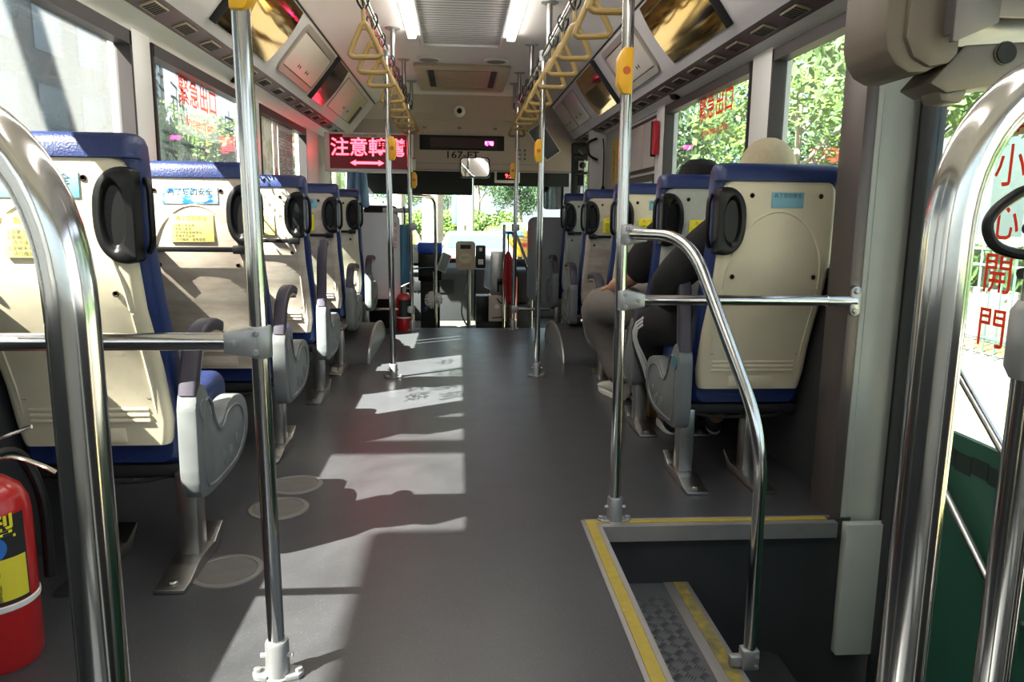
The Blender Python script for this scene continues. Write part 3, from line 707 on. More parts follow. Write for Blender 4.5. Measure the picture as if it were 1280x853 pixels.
# ------------------------------------------------------------------ floor fittings
for x, y, lab in ((-.605, 1.87, 'round floor hatch beside the foot of the nearest left seat'), (-.569, 2.29, 'round floor hatch crossed by the thick left pole, nearer of the two'), (-.562, 2.50, 'round floor hatch just beyond the one crossed by the thick pole')):
    r = empty('floor_hatch', (x, y, 0), lab, 'floor hatch', 'round floor hatches')
    g = G(); g.lathe([(.093, .0), (.092, .003), (.078, .004), (.076, .001)], (0, 0, 0), 40); g.obj('rim', mat('hatch_rim', '#7d7c78', .45, .4), r)
    g = G(); g.lathe([(.075, .0), (.075, .003), (.001, .0032)], (0, 0, 0), 40); g.obj('lid', mat('hatch_lid', '#63615e', .5, var=.2, vscale=20), r)
for sd, x, lab in ((-1, -.56, 'left'), (1, .67, 'right')):
    r = empty('wheel_arch', (x, 5.1, 0), 'low dark wheel arch cover with steel edge on the %s' % lab, 'wheel arch', 'wheel arch covers')
    n = 20; prof = [(.5*cos(pi*k/n)*-1, .18*sin(pi*k/n)) for k in range(n+1)]
    w = abs((XL if sd < 0 else XR) - x)
    g = G(); g.prism(prof, 'x', *sorted((0, sd*w))); g.obj('cover', M_dark, r)
    g = G(); g.tube([(-sd*.003, p[0]*1.0, p[1]+.004) for p in prof], .009, 6); g.prism(prof, 'x', *sorted((-sd*.004, 0))); g.obj('steel_edge', M_edge, r)
# step edging and tread
g = G(); g.box(.376, .388, .3, 2.157, -.03, .004); g.box(.42, .434, .3, 2.11, -.04, .004); g.box(.376, XR-.06, 2.147, 2.157, 0, .004); g.box(.388, 1.17, 2.095, 2.12, -.045, .0035)
g.box(.388, .42, .3, 2.147, -.03, .001); g.box(.42, 1.15, 2.12, 2.147, -.03, .001); e = g.obj('step_edging', M_edge)
tag(e, 'aluminium edging with yellow strip around the stairwell', 'step edging')
g = G(); g.box(.389, .419, .3, 2.146, .001, .0045); g.box(.4195, 1.15, 2.122, 2.146, .0005, .0045); g.obj('yellow_strip', M_ytape, e, label='worn yellow non-slip strip')
g = G()
st_ = empty('step_tread', (.55, 1.25, -.195), 'chequer plate step below the aisle floor with yellow nosing', 'step')
g.box(-.17, .15, -.95, .87, -.02, 0)
# raised bars of the chequer plate
c = .034
for i in range(8):
    for j in range(50):
        cx = -.145+i*c*1.0; cy = -.9+j*c
        hor = (i+j) % 2
        if cx > .075: continue
        for k in range(4):
            d = (k-1.5)*.0075
            a = pi/4 if hor else -pi/4
            ux, uy = cos(a), sin(a); px, py = -uy, ux
            p = Vector((cx+px*d, cy+py*d, 0)); hl = .0125
            g._add([(p.x-ux*hl, p.y-uy*hl, .0002), (p.x-px*.002, p.y-py*.002, .0002), (p.x+ux*hl, p.y+uy*hl, .0002), (p.x+px*.002, p.y+py*.002, .0002), (p.x, p.y, .0055)],
                   [(0, 1, 4), (1, 2, 4), (2, 3, 4), (3, 0, 4)])
g.obj('chequer_plate', M_tread, st_, smooth=0)
g = G(); g.box(.085, .165, -.95, .87, -.035, .003, .002); g.obj('nosing', M_edge, st_)
g = G(); g.box(.115, .150, -.95, .865, .003, .0045); g.obj('yellow_strip', M_ytape2, st_, label='scuffed yellow strip, half worn away')

# ------------------------------------------------------------------ near rails at the rear door
def hoop(pts, label, r=.017, rr=.16):
    o = Vector(pts[0]); e = empty('stanchion_hoop', o, label, 'handrail')
    g = G(); g.tube([p-o for p in fillet(pts, rr, 14)], r, 28); g.obj('hoop_tube', M_steel, e)
    g = G(); g.lathe([(.04, 0), (.04, .008), (.022, .012), (.021, .05), (.017, .05)], (0, 0, 0), 24); g.obj('floor_flange', M_alu, e); return e
hoop([(-.261, .52, 0), (-.261, .52, .7), (-.261, .52, 1.008), (-.62, .60, 1.008), (-.62, .60, 0)], 'large chrome hoop rail filling the left foreground', rr=.15)
g = G()
hoop([(.354, .52, 0), (.354, .52, .7), (.354, .52, 1.043), (.62, .52, 1.043), (.62, .52, 0)], 'large chrome hoop rail filling the right foreground', rr=.17)
r = empty('grab_pole', (.515, .62, 0), 'upright chrome pole at the right frame edge with a grey clamp', 'pole')
g = G(); g.cyl((0, 0, 0), (0, 0, 1.5), .016, seg=24); g.obj('pole_tube', M_steel, r)
g = G(); g.tube([(0, 0, .79), (0, 0, .80), (0, 0, .85), (0, 0, .86)], [.018, .023, .023, .018], 20); g.box(0, .06, -.02, .02, .80, .85, .006); g.obj('clamp', M_alu, r)
# hanging cable loop
r = empty('cable_loop', (.645, .80, .93), 'black rubber cable loop hanging at the right edge of the view', 'cable')
g = G(); P = [(.03, 0, .16), (.012, 0, .10), (-.0, 0, .045), (-.025, 0, .030), (-.048, 0, .012), (-.056, 0, -.006), (-.046, 0, -.026), (-.02, 0, -.036), (.015, 0, -.036), (.03, 0, -.02), (.03, 0, .02), (.028, .01, .12)]
g.tube(smooth(P, 5), .0062, 10); g.obj('cable', M_blk, r)
g = G()
for k in range(14): g.tube([(.008, -.004, -.075+k*.0085), (.008, -.004, -.069+k*.0085)], .011, 12)
g.cyl((.008, -.004, -.1), (.008, -.004, .06), .009, seg=12)
for z in (-.008, -.058): g.tube([(-.016, -.006, z), (.006, -.006, z)], [.006, .009], 10)
g.obj('corrugated_sleeve', M_blk, r)
# door drive housing overhead
r = empty('door_drive', (1.03, 1.7, 1.25), 'beige and grey door drive housing hanging at top right', 'door drive unit')
g = G(); rings = []
for k, (x, f) in enumerate(((-.115, .86), (-.10, .97), (-.085, 1), (-.03, 1), (-.028, .985), (-.024, 1), (.03, 1))):
    pass
prof = [(-.13, .5), (-.13, .07), (-.122, .035), (-.10, .005), (-.07, -.01), (-.03, -.008), (.0, .01), (.0, .5)]
g.prism(prof, 'y', -.10, .08, .008); g.prism([(-.075+.0, .5), (-.09, .06), (-.07, .02), (-.03, .0), (.012, .01), (.03, .03), (.03, .5)], 'y', -.112, .08, .008)
g.obj('round_cover', mat('taupe_cover', '#665c50', .45, var=.06), r)
g = G(); g.prism([(-.01, .5), (-.01, .06), (.09, .095), (.30, .095), (.30, .5)], 'y', -.14, .12, .006); g.prism([(-.012, .5), (-.012, .045), (-.004, .045), (.085, .085), (.085, .5)], 'y', -.15, -.135, .003)
g.obj('metal_box', mat('grey_box', '#6f6a6a', .32, .5, var=.1), r)
g = G(); g.prism([(-.02, -.03), (.05, .05), (.30, .07), (.30, .0), (.22, -.02), (.1, -.035), (.02, -.05)], 'y', -.10, .02, .006)
g.prism([(.005, -.03), (.05, -.02), (.075, -.04), (.065, -.068), (.015, -.066)], 'y', -.09, -.02, .008)
g.lathe([(.0, -.104), (.025, -.104), (.025, -.10), (.0, -.10)], (.14, 0, .035), 16, 'y')
g.obj('arm_bracket', mat('worn_bracket', '#746d61', .42, .4, var=.15, vscale=15), r)
g = G(); g.lathe([(.0, -.108), (.022, -.108), (.022, -.10)], (.14, 0, .035), 16, 'y'); g.obj('socket', M_blkm, r)
# door leaf
r = empty('folding_door', (1.33, 1.4, -.85), 'rear door leaf, glass above a dark green panel with red lettering', 'door')
def DB(g, y0, y1, z0, z1, x0=-.02, x1=.02, b=.004): g.box(x0, x1, y0-1.4, y1-1.4, z0+.85, z1+.85, b)
M_door = mat('door_frame_dark', '#3a3d3f', .4, .3)
g = G(); DB(g, .35, 2.10, -.80, -.72); DB(g, .35, 2.10, 1.36, 1.45); DB(g, 2.045, 2.10, -.8, 1.45); DB(g, .35, .40, -.8, 1.45); g.obj('door_frame', M_door, r)
g = G(); DB(g, .40, 2.045, -.72, .37, -.008, .008, 0); g.obj('lower_panel', mat('green_door_panel', '#2c5a4b', .35, var=.15, vscale=3), r)
g = G()
for k in range(26):
    y = .45+k*.062; a = random.uniform(.012, .03); g.box(-.0095, -.008, y-1.4, y-1.4+.06, .85+.285+random.uniform(-.01, .008), .85+.31+a)
g.obj('dark_scuff', mat('scuff', '#1b2b27', .5), r)
g = G(); DB(g, .40, 2.045, .37, 1.36, -.003, .003, 0); g.obj('door_glass', M_clear, r)
g = G(); DB(g, 1.685, 1.80, .60, 1.13, -.0045, -.0035, 0); g.obj('clear_sticker', glass('sticker_film', (.82, .9, .84), .05, .12, (.75, .85, .78)), r)
for ch, z in zip('小心開門', (1.055, .925, .795, .66)): text(ch, .108, M_redfilm, (-.0055, 1.745-1.4, z+.85), R_RIGHT, 'lettering', r, bold=.006)
g = G(); DB(g, 1.62, 1.845, 1.132, 1.20, -.0045, -.0035, 0); g.obj('notice_strip', mat('notice_strip', '#c9b37a', .5), r)
text('來車', .062, M_redfilm, (-.0055, 1.765-1.4, 1.163+.85), R_RIGHT, 'lettering', r, bold=.012)
text('見', .062, M_ink, (-.0055, 1.675-1.4, 1.163+.85), R_RIGHT, 'lettering', r, bold=.012)
for z0, lab in ((0, 'upper'), (-.32, 'lower')):
    g = G(); g.cyl((1.285, 1.86, .60+z0), (1.285, 1.52, .325+z0), .011, seg=14)
    g.cyl((1.285, 1.86, .60+z0), (1.325, 1.87, .605+z0), .009, seg=10); g.cyl((1.285, 1.52, .325+z0), (1.325, 1.51, .32+z0), .009, seg=10)
    tag(g.obj('door_handrail', M_steel), '%s slanting chrome handrail on the rear door' % lab, 'handrail', 'handrails on the rear door')

# ------------------------------------------------------------------ fire extinguishers
def extinguisher(loc, h, rad, label, rz=0, big=True):
    r = empty('fire_extinguisher', loc, label, 'fire extinguisher', None, rz)
    g = G(); g.lathe([(rad*.92, 0), (rad, .015), (rad, h*.80), (rad*.96, h*.86), (rad*.8, h*.93), (rad*.45, h*.985), (rad*.3, h)], (0, 0, 0), 32); g.obj('cylinder', M_red, r)
    g = G(); g.lathe([(rad*1.01, h*.33), (rad*1.03, h*.335), (rad*1.03, h*.36), (rad*1.01, h*.365)], (0, 0, 0), 32); g.obj('band', M_white, r)
    g = G(); g.lathe([(rad*.3, h), (rad*.32, h+.05), (rad*.2, h+.06)], (0, 0, 0), 16); v = g.obj('valve', M_steelb, r)
    g = G(); g.tube(smooth([(-.02, 0, h+.05), (.03, 0, h+.075), (.09, 0, h+.095)], 4), .008, 8, flat=.5); g.tube(smooth([(-.01, 0, h+.03), (.05, 0, h+.035), (.10, 0, h+.012), (.125, 0, h-.006)], 4), .008, 8, flat=.5); g.obj('squeeze_handle', M_steel, v)
    g = G(); g.tube(smooth([(0, .02, h+.03), (rad*.6, rad*.9, h+.02), (rad*1.1, rad*.8, h-.08), (rad*1.15, rad*.6, h-.25)], 5), .011, 10); g.obj('hose', M_blk, r)
    # label sheet wrapped on the cylinder
    a0, a1 = radians(-125), radians(-25)
    g = G(); n = 14
    for z0, z1 in ((h*.37, h*.83),):
        ring = [[(rad*1.008*cos(a0+(a1-a0)*k/n), rad*1.008*sin(a0+(a1-a0)*k/n), z) for k in range(n+1)] for z in (z0, z1)]
        vs = ring[0]+ring[1]; g._add(vs, [(k, k+1, n+2+k, n+1+k) for k in range(n)])
    lb = g.obj('instruction_label', M_ink, r)
    if big:
        def wrap(o):
            for v in o.data.vertices:
                x, z = v.co.x, v.co.z; off = -v.co.y; a = radians(-75) + x/rad
                v.co = Vector(((rad*1.012+off)*cos(a), (rad*1.012+off)*sin(a), z))
        g = G()
        for k in range(16): g.box(-.075+k*.0085, -.075+(k+1)*.0085, 0, .0003, h*.39, h*.61)
        o = g.obj('yellow_field', mat('label_yellow', '#d8cc38', .4), lb); wrap(o)
        wrap(text('10型', .055, mat('label_yellow2', '#e7da2a', .4), (-.01, -.001, h*.765), R_FRONT, 'lettering', lb, bold=.02))
        g = G(); g.lathe([(.026, -.001), (.001, -.001)], (0, 0, h*.67), 24, 'y'); o = g.obj('blue_disc', mat('label_blue', '#2f6fc0', .4), lb); wrap(o)
        wrap(text('C', .024, M_white, (0, -.0015, h*.677), R_FRONT, 'lettering', lb))
        wrap(text('普通火災用\n油類火災用\n電氣火災用\n使用方法\n拔安全插銷\n拉出噴嘴管\n壓下手壓柄', .016, M_ink, (-.068, -.001, h*.50), R_FRONT, 'lettering', lb, 'LEFT', line=.9))
    return r
extinguisher((-.95, 1.50, 0), .40, .074, 'red fire extinguisher at the bottom left edge of the view', radians(15))
extinguisher((-.44, 6.02, 0), .30, .06, 'small red fire extinguisher at the far left pole by the partition', 0, False)

# ------------------------------------------------------------------ stickers on the windows
for sd, x, yc, zc, Rm, lab in ((-1, XL-.0155, 3.53, 1.385, R_LEFT, 'red emergency exit lettering on the left window'), (1, XR+.0155, 3.69, 1.43, R_RIGHT, 'red emergency exit lettering on the right window')):
    r = empty('exit_sticker', (x, yc, zc), lab, 'window sticker', 'emergency exit stickers')
    g = G(); g.box(-.0006, .0006, -.27, .27, -.135, .125); g.obj('clear_sheet', glass('clear_sheet%d' % sd, (.93, .95, .93), .03, .05, (.8, .8, .75)), r)
    o = -sd*.0012
    text('緊急出口', .125, M_redfilm, (o, 0, .035), Rm, 'lettering', r, bold=.012)
    text('Emergency Exit', .058, M_redfilm, (o, 0, -.075), Rm, 'lettering', r)
r = empty('window_lettering', (XL-.0255, 3.5, 1.2), 'grey mirrored lettering on the outside film of the left window', 'window lettering')
for ch, y, z, s in (('捐', -.42, .2, .17), (('所'), -.20, .16, .17), ('裝', -.33, -.02, .17), ('本', -.12, -.04, .18), ('日', .05, -.06, .16), ('中', .50, .14, .17)):
    text(ch, s, M_greytxt, (0, y, z), R_LEFT, 'lettering', r, mirror=True)

# ------------------------------------------------------------------ LED sign, fascia fittings
r = empty('led_display', (-.72, 6.2, 1.41), 'red LED display with a double arrow at the left front', 'LED display')
g = G(); g.box(-.345, .345, .0, .09, -.155, .155, .005); g.obj('display_case', M_white, r)
g = G(); g.box(-.305, .325, -.002, .0, -.128, .14); g.obj('display_screen', mat('led_screen', '#5c0616', .25, emit=.12), r)
t = text('注意轉彎', .150, M_led, (.0, -.004, .03), R_FRONT, 'led_lettering', r, bold=.012)
g = G(); g.box(-.10, .08, -.0045, -.003, -.092, -.072)
for d, x0 in ((-1, -.10), (1, .08)): g.prism([(x0, -.105), (x0+d*.045, -.082), (x0, -.059)], 'y', -.0045, -.003)
g.obj('led_arrow', M_led, r)
g = G(); g.box(-.20, .145, -.006, -.003, .115, .143); n_ = g.obj('paper_strip', mat('paper_strip', '#b8a99f', .6), r)
text('TC-02-36 請按下車鈴', .022, M_ink, (-.03, -.0065, .128), R_FRONT, 'lettering', n_)
r = empty('destination_display', (.035, 7.29, 1.598), 'long black route display in the panel above the windscreen', 'LED display')
g = G(); g.box(-.40, .40, -.01, .01, -.068, .068, .003); g.obj('display_case', M_blkm, r)
g = G(); g.box(-.30, .34, -.0115, -.010, -.045, .045); g.obj('display_screen', mat('dark_red_screen', '#2e0a10', .5), r)
text('轉彎', .042, mat('led_magenta', (1, .04, .35), .5, emit=7), (.258, -.013, -.005), R_FRONT, 'led_lettering', r, bold=.03, sx=1.0)
tag(text('167-FT', .09, M_ink, (.036, 7.298, 1.485), R_FRONT, 'fleet_number', None, bold=.018, sx=1.25), 'black fleet number 167-FT on the panel above the windscreen', 'lettering')
r = empty('security_camera', (.01, 7.15, 1.87), 'small white round security camera on the front ceiling cove', 'camera')
g = G(); g.lathe([(.052, 0), (.052, -.02), (.042, -.038), (.03, -.045)], (0, 0.02, 0), 24, 'y'); g.obj('housing', M_ceil, r)
g = G(); g.ball((0, -.02, 0), .026, seg=16); g.obj('lens', M_blk, r)
for x in (-.32, .01, .35):
    g = G(); g.box(x-.018, x+.018, 7.294, 7.302, 1.725, 1.745, .003); g.lathe([(.007, 0), (.007, -.006), (.002, -.008)], (x, 7.294, 1.735), 8, 'y')
    tag(g.obj('panel_latch', mat('latch_tan', '#8b7868', .5)), 'small latch in the front panel, %s' % {-.32: 'leftmost', .01: 'below the camera', .35: 'rightmost'}[x], 'latch', 'front panel latches')
r = empty('intercom', (-.46, 7.27, 1.50), 'white perforated intercom strip beside the route display', 'intercom')
g = G(); g.box(-.035, .035, -.01, .03, -.05, .17, .004); g.box(-.045, .055, -.02, .03, -.16, -.05, .006); g.obj('case', M_ceil, r)
g = G()
for i in range(3):
    for j in range(9): g.cyl((-.018+i*.018, -.011, -.03+j*.021), (-.018+i*.018, -.0095, -.03+j*.021), .005, seg=8)
g.obj('speaker_holes', M_blkm, r)
g = G(); g.box(-.045, .055, -.021, -.019, -.062, -.05); g.obj('red_edge', M_redink, r)
r = empty('speaker_vent', (.61, 7.298, 1.50), 'cluster of small dark holes in the right front panel', 'vent')
g = G(); g.box(-.05, .05, -.002, .003, -.065, .065, .001); g.obj('vent_plate', bpy.data.materials['fascia_panel'], r)
for i in range(2):
    for j in range(3): g = G(); g.lathe([(.010, 0), (.010, -.004), (.004, -.004)], (-.025+i*.05, -.001, -.04+j*.04), 10, 'y'); g.obj('hole', mat('perf', '#5f5049', .6), r)
# hanging tablet screen
r = empty('hanging_screen', (.74, 6.6, 1.56), 'slim grey screen tilted beside the far right straps', 'screen')
g = G(); g.prism(rrect(.075, .15, .012), 'y', -.012, .012, .003); g.obj('screen_case', M_white, r)
g = G(); g.prism(rrect(.068, .143, .008), 'y', -.0135, -.012); g.obj('glass_face', mat('screen_glass', '#5b6168', .15), r)
g = G(); g.cyl((.05, .012, .12), (.214, .015, .393), .008, seg=8); g.obj('bracket', M_steelb, r)
r.rotation_euler = (0, radians(-35), 0)
# driver's mirror
r = empty('driver_mirror', (.15, 7.0, 1.355), 'rectangular interior mirror below the fleet number', 'mirror')
g = G(); g.prism(rrect(.138, .092, .03), 'y', 0, .03, .005); g.obj('mirror_case', M_blk, r)
g = G(); g.prism(rrect(.127, .081, .025), 'y', -.004, 0); g.obj('mirror_glass', mat('mirror_silver', '#e8e8e8', .02, 1), r)
g = G(); g.tube(smooth([(0, .03, .05), (0, .15, .09), (0, .29, .05)], 5), .01, 8); g.obj('mirror_arm', M_blk, r)
r.rotation_euler = (radians(-4), 0, radians(-6))
# clock
r = empty('digital_clock', (.485, 7.55, 1.305), 'small digital clock with red digits under the front panel', 'clock')
g = G(); g.box(-.125, .125, 0, .06, -.06, .055, .006); g.obj('clock_case', M_ceil, r)
g = G(); g.box(-.105, .105, -.002, 0, -.035, .042); g.obj('clock_face', M_blk, r)
text('9:52', .062, mat('clock_red', (.9, .05, .05), .5, emit=2), (.03, -.003, .004), R_FRONT, 'digits', r)
# sun blinds
for x0, x1, z0, z1, lab in ((-1.0, .145, 1.135, 1.40, 'deep black roller blind on the left of the windscreen'), (.16, 1.17, 1.235, 1.40, 'shallow black roller blind on the right of the windscreen')):
    r = empty('roller_blind', ((x0+x1)/2, 8.0, z1), lab, 'blind', 'roller blinds at the windscreen')
    w_ = (x1-x0)/2; g = G(); g.box(-w_, w_, -.003, .003, z0-z1, 0); g.obj('blind_cloth', M_blkm, r)
    g = G(); g.cyl((-w_, 0, 0), (w_, 0, 0), .025, seg=16); g.cyl((-w_, 0, z0-z1), (w_, 0, z0-z1), .006, seg=8); g.obj('roller', M_blkm, r)

for x, y, z, lab in ((-1.098, 3.93, 1.572, 'small black oval knob on the header over the left windows'), (1.20, 4.22, 1.588, 'small black oval knob on the header over the right windows')):
    r = empty('header_knob', (x, y, z), lab, 'knob', 'header knobs')
    g = G(); g.lathe([(.024, .008), (.03, 0), (.022, -.014), (.001, -.018)], (0, 0, 0), 20); g.obj('knob_body', M_blk, r)
    g = G(); g.lathe([(.034, .010), (.034, .004), (.024, .002)], (0, 0, 0), 20); g.obj('knob_ring', M_gasket, r)

# ------------------------------------------------------------------ front end
def partition(x0, x1, y, z0, z1, m, label, lx, tc):
    r = empty('partition_panel', ((x0+x1)/2, y, z0), label, 'partition', 'front partitions')
    w = (x1-x0)/2; h = (z1-z0)
    g = G(); g.prism([(p[0], p[1]+h/2) for p in rrect(w, h/2, .06, 5)], 'y', -.012, .012, .003); g.obj('panel', m, r)
    for k, ch in enumerate('請勿站立'): text(ch, .045, M_redink, (lx, -.014, h-.10-k*.055), R_FRONT, 'lettering', r)
    g = G()
    for a in (-w+.04, w-.04): 
        g.cyl((a, .02, -z0-.19), (a, .02, h*.9), .014, seg=12)
    g.box(-w+.03, w-.03, .012, .03, .1, .12); g.obj('support', M_steelb, r); return r
partition(-1.10, -.475, 6.16, .235, .935, mat('partition_white', '#c3c8cc', .4, var=.05), 'pale grey partition panel behind the driver on the left with red lettering', .27, 0)
partition(.592, 1.19, 6.40, .20, .915, mat('partition_grey', '#7b8287', .45, var=.05), 'mid grey partition panel at the right front with red lettering', -.285, 0)
for x0, x1, y, lab in ((-.37, -1.0, 5.99, 'left'), (.447, 1.1, 6.02, 'right')):
    g = G(); g.cyl((x0, y, .17), (x1, y, .17), .013, seg=12); tag(g.obj('low_rail', M_steel), 'low horizontal rail under the %s partition' % lab, 'rail', 'low rails under the partitions')
r = empty('stanchion_hoop', (-.195, 6.4, -.2), 'slim chrome hoop by the driver on the left of the aisle end', 'handrail')
g = G(); g.tube(fillet([(0, 0, 0), (0, 0, 1.27), (-.175, -.37, 1.27)], .11, 8), .0135, 14); g.obj('hoop_tube', M_steel, r)
r = empty('stanchion_hoop', (.39, 6.4, -.2), 'slim upright with a curved arm by the fare box on the right', 'handrail')
g = G(); g.cyl((0, 0, 0), (0, 0, 1.05), .0135, seg=14); g.tube(fillet([(0, 0, .98), (.10, 0, .98), (.2, .0, .72), (.28, 0, .45)], .08, 6), .012, 12); g.obj('hoop_tube', M_steel, r)
# driver seat and dash
r = empty('driver_chair', (-.68, 6.9, -.2), 'driver seat with black headrest, hidden behind the white partition', 'seat')
g = G(); g.box(-.24, .24, -.16, -.02, .5, 1.02, .05); g.box(-.16, .14, -.16, -.06, 1.02, 1.20, .04); g.obj('backrest', M_blkm, r)
g = G(); g.box(-.25, .25, -.1, .42, .42, .55, .04); g.obj('seat_cushion', M_blkm, r)
g = G(); g.box(-.15, .15, -.05, .3, 0, .42, .02); g.obj('pedestal', M_blkm, r)
r = empty('dashboard', (-.45, 8.2, -.2), 'grey and black dashboard under the windscreen', 'dashboard')
g = G(); g.prism([(-.25, 0), (-.25, .50), (-.15, .56), (.05, .60), (.44, .56), (.44, 0)], 'x', -.66, .62, .01); g.obj('dash_body', mat('dash_grey', '#343538', .55, var=.1), r)
g = G(); g.prism([(-.1, .60), (0, .76), (.12, .80), (.30, .76), (.42, .6)], 'x', -.60, .15, .02); g.obj('instrument_cowl', M_blk, r)
g = G(); g.box(-.25, .05, -.262, -.25, .32, .42, .004); g.obj('dark_panel', M_blkm, r)
g = G(); g.box(.2, .4, -.262, -.25, .3, .44, .004); g.obj('dark_panel', M_blkm, r)
g = G(); g.lathe([(.0, 0), (.01, 0)], (0, 0, 0)); g = G(); g.tube([(-.3+.21*cos(2*pi*k/40), -.32-.10*sin(2*pi*k/40), .66+.18*sin(2*pi*k/40)) for k in range(40)], .015, 10, closed=True)
g.cyl((-.3, -.30, .66), (-.3, -.1, .5), .03); g.box(-.5, -.1, -.34, -.30, .64, .68, .008)
tag(g.obj('steering_wheel', M_blk), '', 'x'); sw = bpy.data.objects['steering_wheel']; sw.parent = r; del sw['category']; del sw['label']
g = G(); g.box(.18, 1.10, 8.2, 8.64, -.2, .34, .02); tag(g.obj('engine_cover', mat('console_grey', '#3c3c3f', .5)), 'low grey console under the windscreen, right of the dashboard', 'console')
r = empty('storage_box', (-.26, 7.2, .3), 'dark box with a bright blue lid beside the driver', 'box')
g = G(); g.box(-.12, .10, -.1, .1, .0, .26, .01); g.box(-.1, .06, -.11, -.1, .05, .12); g.obj('box_body', M_blk, r)
g = G(); g.box(-.125, .105, -.105, .105, .26, .36, .015); g.obj('lid', mat('bright_blue', '#2455c8', .4), r)
g = G(); g.box(-.1, .08, -.08, .08, -.5, 0); g.obj('stand', M_blkm, r)
# validators
r = empty('card_reader', (.082, 6.55, -.2), 'beige card reader on a pole with a black reader beside it', 'card reader')
g = G(); g.cyl((.01, .03, 0), (.01, .03, .66), .018, seg=14); g.box(-.08, .10, -.05, .11, 0, .012, .003); g.tube(smooth([(.03, .03, .1), (-.05, .02, .25), (-.03, .02, .45), (.02, .02, .6)], 5), .007, 6); g.obj('stand_pole', M_steelb, r)
g = G(); g.prism([(p[0]-.02, p[1]+.775) for p in rrect(.085, .125, .03)], 'y', -.05, .03, .01); rd = g.obj('reader_body', M_beige, r)
g = G(); g.box(-.065, .025, -.052, -.05, .835, .870); g.obj('reader_screen', M_blk, rd)
g = G(); g.prism([(p[0]-.02, p[1]+.755) for p in [(.055*cos(a*pi/12), .045*sin(a*pi/12)) for a in range(24)]], 'y', -.0525, -.05); g.obj('touch_pad', mat('pad_cream', '#cabfa0', .5), rd)
text('請刷卡', .028, mat('green_ink', '#6f9a3a', .5), (-.02, -.0535, .758), R_FRONT, 'lettering', rd)
text('• • • • •', .03, M_ink, (-.02, -.0525, .69), R_FRONT, 'lettering', rd)
g = G(); g.prism([(p[0]+.112, p[1]+.765) for p in rrect(.043, .10, .012)], 'y', -.03, .03, .006); g.box(.0, .10, .0, .02, .74, .77); b_ = g.obj('black_reader', M_blk, r)
g = G(); g.box(.09, .135, -.032, -.03, .70, .745); g.box(.10, .125, -.032, -.03, .815, .845); g.obj('white_symbols', M_ceil, b_)
# farebox
r = empty('fare_box', (.35, 6.8, -.2), 'tall steel fare box with printed front beside the card reader', 'fare box')
g = G(); g.box(-.055, .065, -.06, .06, .40, .80, .006); g.obj('coin_column', M_steelb, r)
g = G(); g.box(-.075, .085, -.08, .1, .17, .405, .005); g.obj('front_plate', mat('plate_beige', '#b7aca0', .45), r)
g = G(); g.box(-.19, -.075, -.07, .12, .16, .40, .006); g.box(-.19, .085, -.04, .12, 0, .17, .006); g.obj('cash_safe', M_blk, r)
g = G(); g.tube(fillet([(-.045, -.083, .20), (.06, -.083, .21), (.06, -.083, .25)], .01), .005, 6); g.tube(smooth([(.0, -.083, .38), (.03, -.083, .34), (.07, -.083, .335)], 4), .006, 6); g.cyl((.01, -.062, .44), (.01, -.07, .54), .008, seg=8); g.box(.0, .05, -.065, -.06, .50, .56, .004); g.obj('lock_fittings', M_blk, r)
g = G(); g.lathe([(.0, -.004), (.022, -.004), (.022, 0)], (.0, -.08, .305), 16, 'y'); g.obj('lock_plate', M_ceil, r)
g = G(); g.prism([(-.12, .48), (.0, .42), (.0, .74), (-.10, .78)], 'y', -.0, .06, .01); g.obj('ticket_bag', glass('plastic_bag', (.85, .87, .88), .1, .35, (.75, .77, .8)), r)
# tilted terminal
r = empty('driver_terminal', (-.13, 6.75, .50), 'small tilted pale terminal screen on an arm beside the driver', 'screen')
g = G(); g.prism(rrect(.045, .085, .01), 'y', -.012, .012, .003); g.obj('terminal_case', mat('terminal_pale', '#b9bcb8', .4), r)
g = G(); g.prism(rrect(.036, .075, .006), 'y', -.0135, -.012); g.obj('terminal_screen', mat('terminal_grey', '#7d8588', .2), r)
g = G(); g.cyl((0, .01, -.05), (-.10, .45, -.13), .009, seg=8); g.obj('arm', M_blk, r); r.rotation_euler = (0, radians(22), radians(25))
# duster, jacket, umbrella, curtain, red cylinder, backpack
def blob(g, c, r, n=260, L=.02, rnd=random):
    for k in range(n):
        d = Vector((rnd.gauss(0, 1), rnd.gauss(0, 1), rnd.gauss(0, 1))).normalized(); p = Vector(c)+d*r
        g.tube([p*1.0, p+d*L+Vector((0, 0, -L*.3))], [.006, .002], 4)
r = empty('duster', (-.215, 6.45, .20), 'white fluffy duster hanging from the rail by the driver', 'duster')
g = G(); g.ball((0, 0, 0), .065, (1, .9, 1), 16); blob(g, (0, 0, 0), .06); g.obj('fluffy_head', mat('fluffy_white', '#d8d5cf', .9), r)
g = G(); g.tube(smooth([(0, 0, .05), (.005, 0, .14), (.0, 0, .24)], 4), .005, 6); g.obj('cord', M_ceil, r)
g = G(); g.cyl((-.06, -.02, -.075), (-.085, -.02, -.1), .015, seg=10); g.obj('blue_handle', M_blue, r)
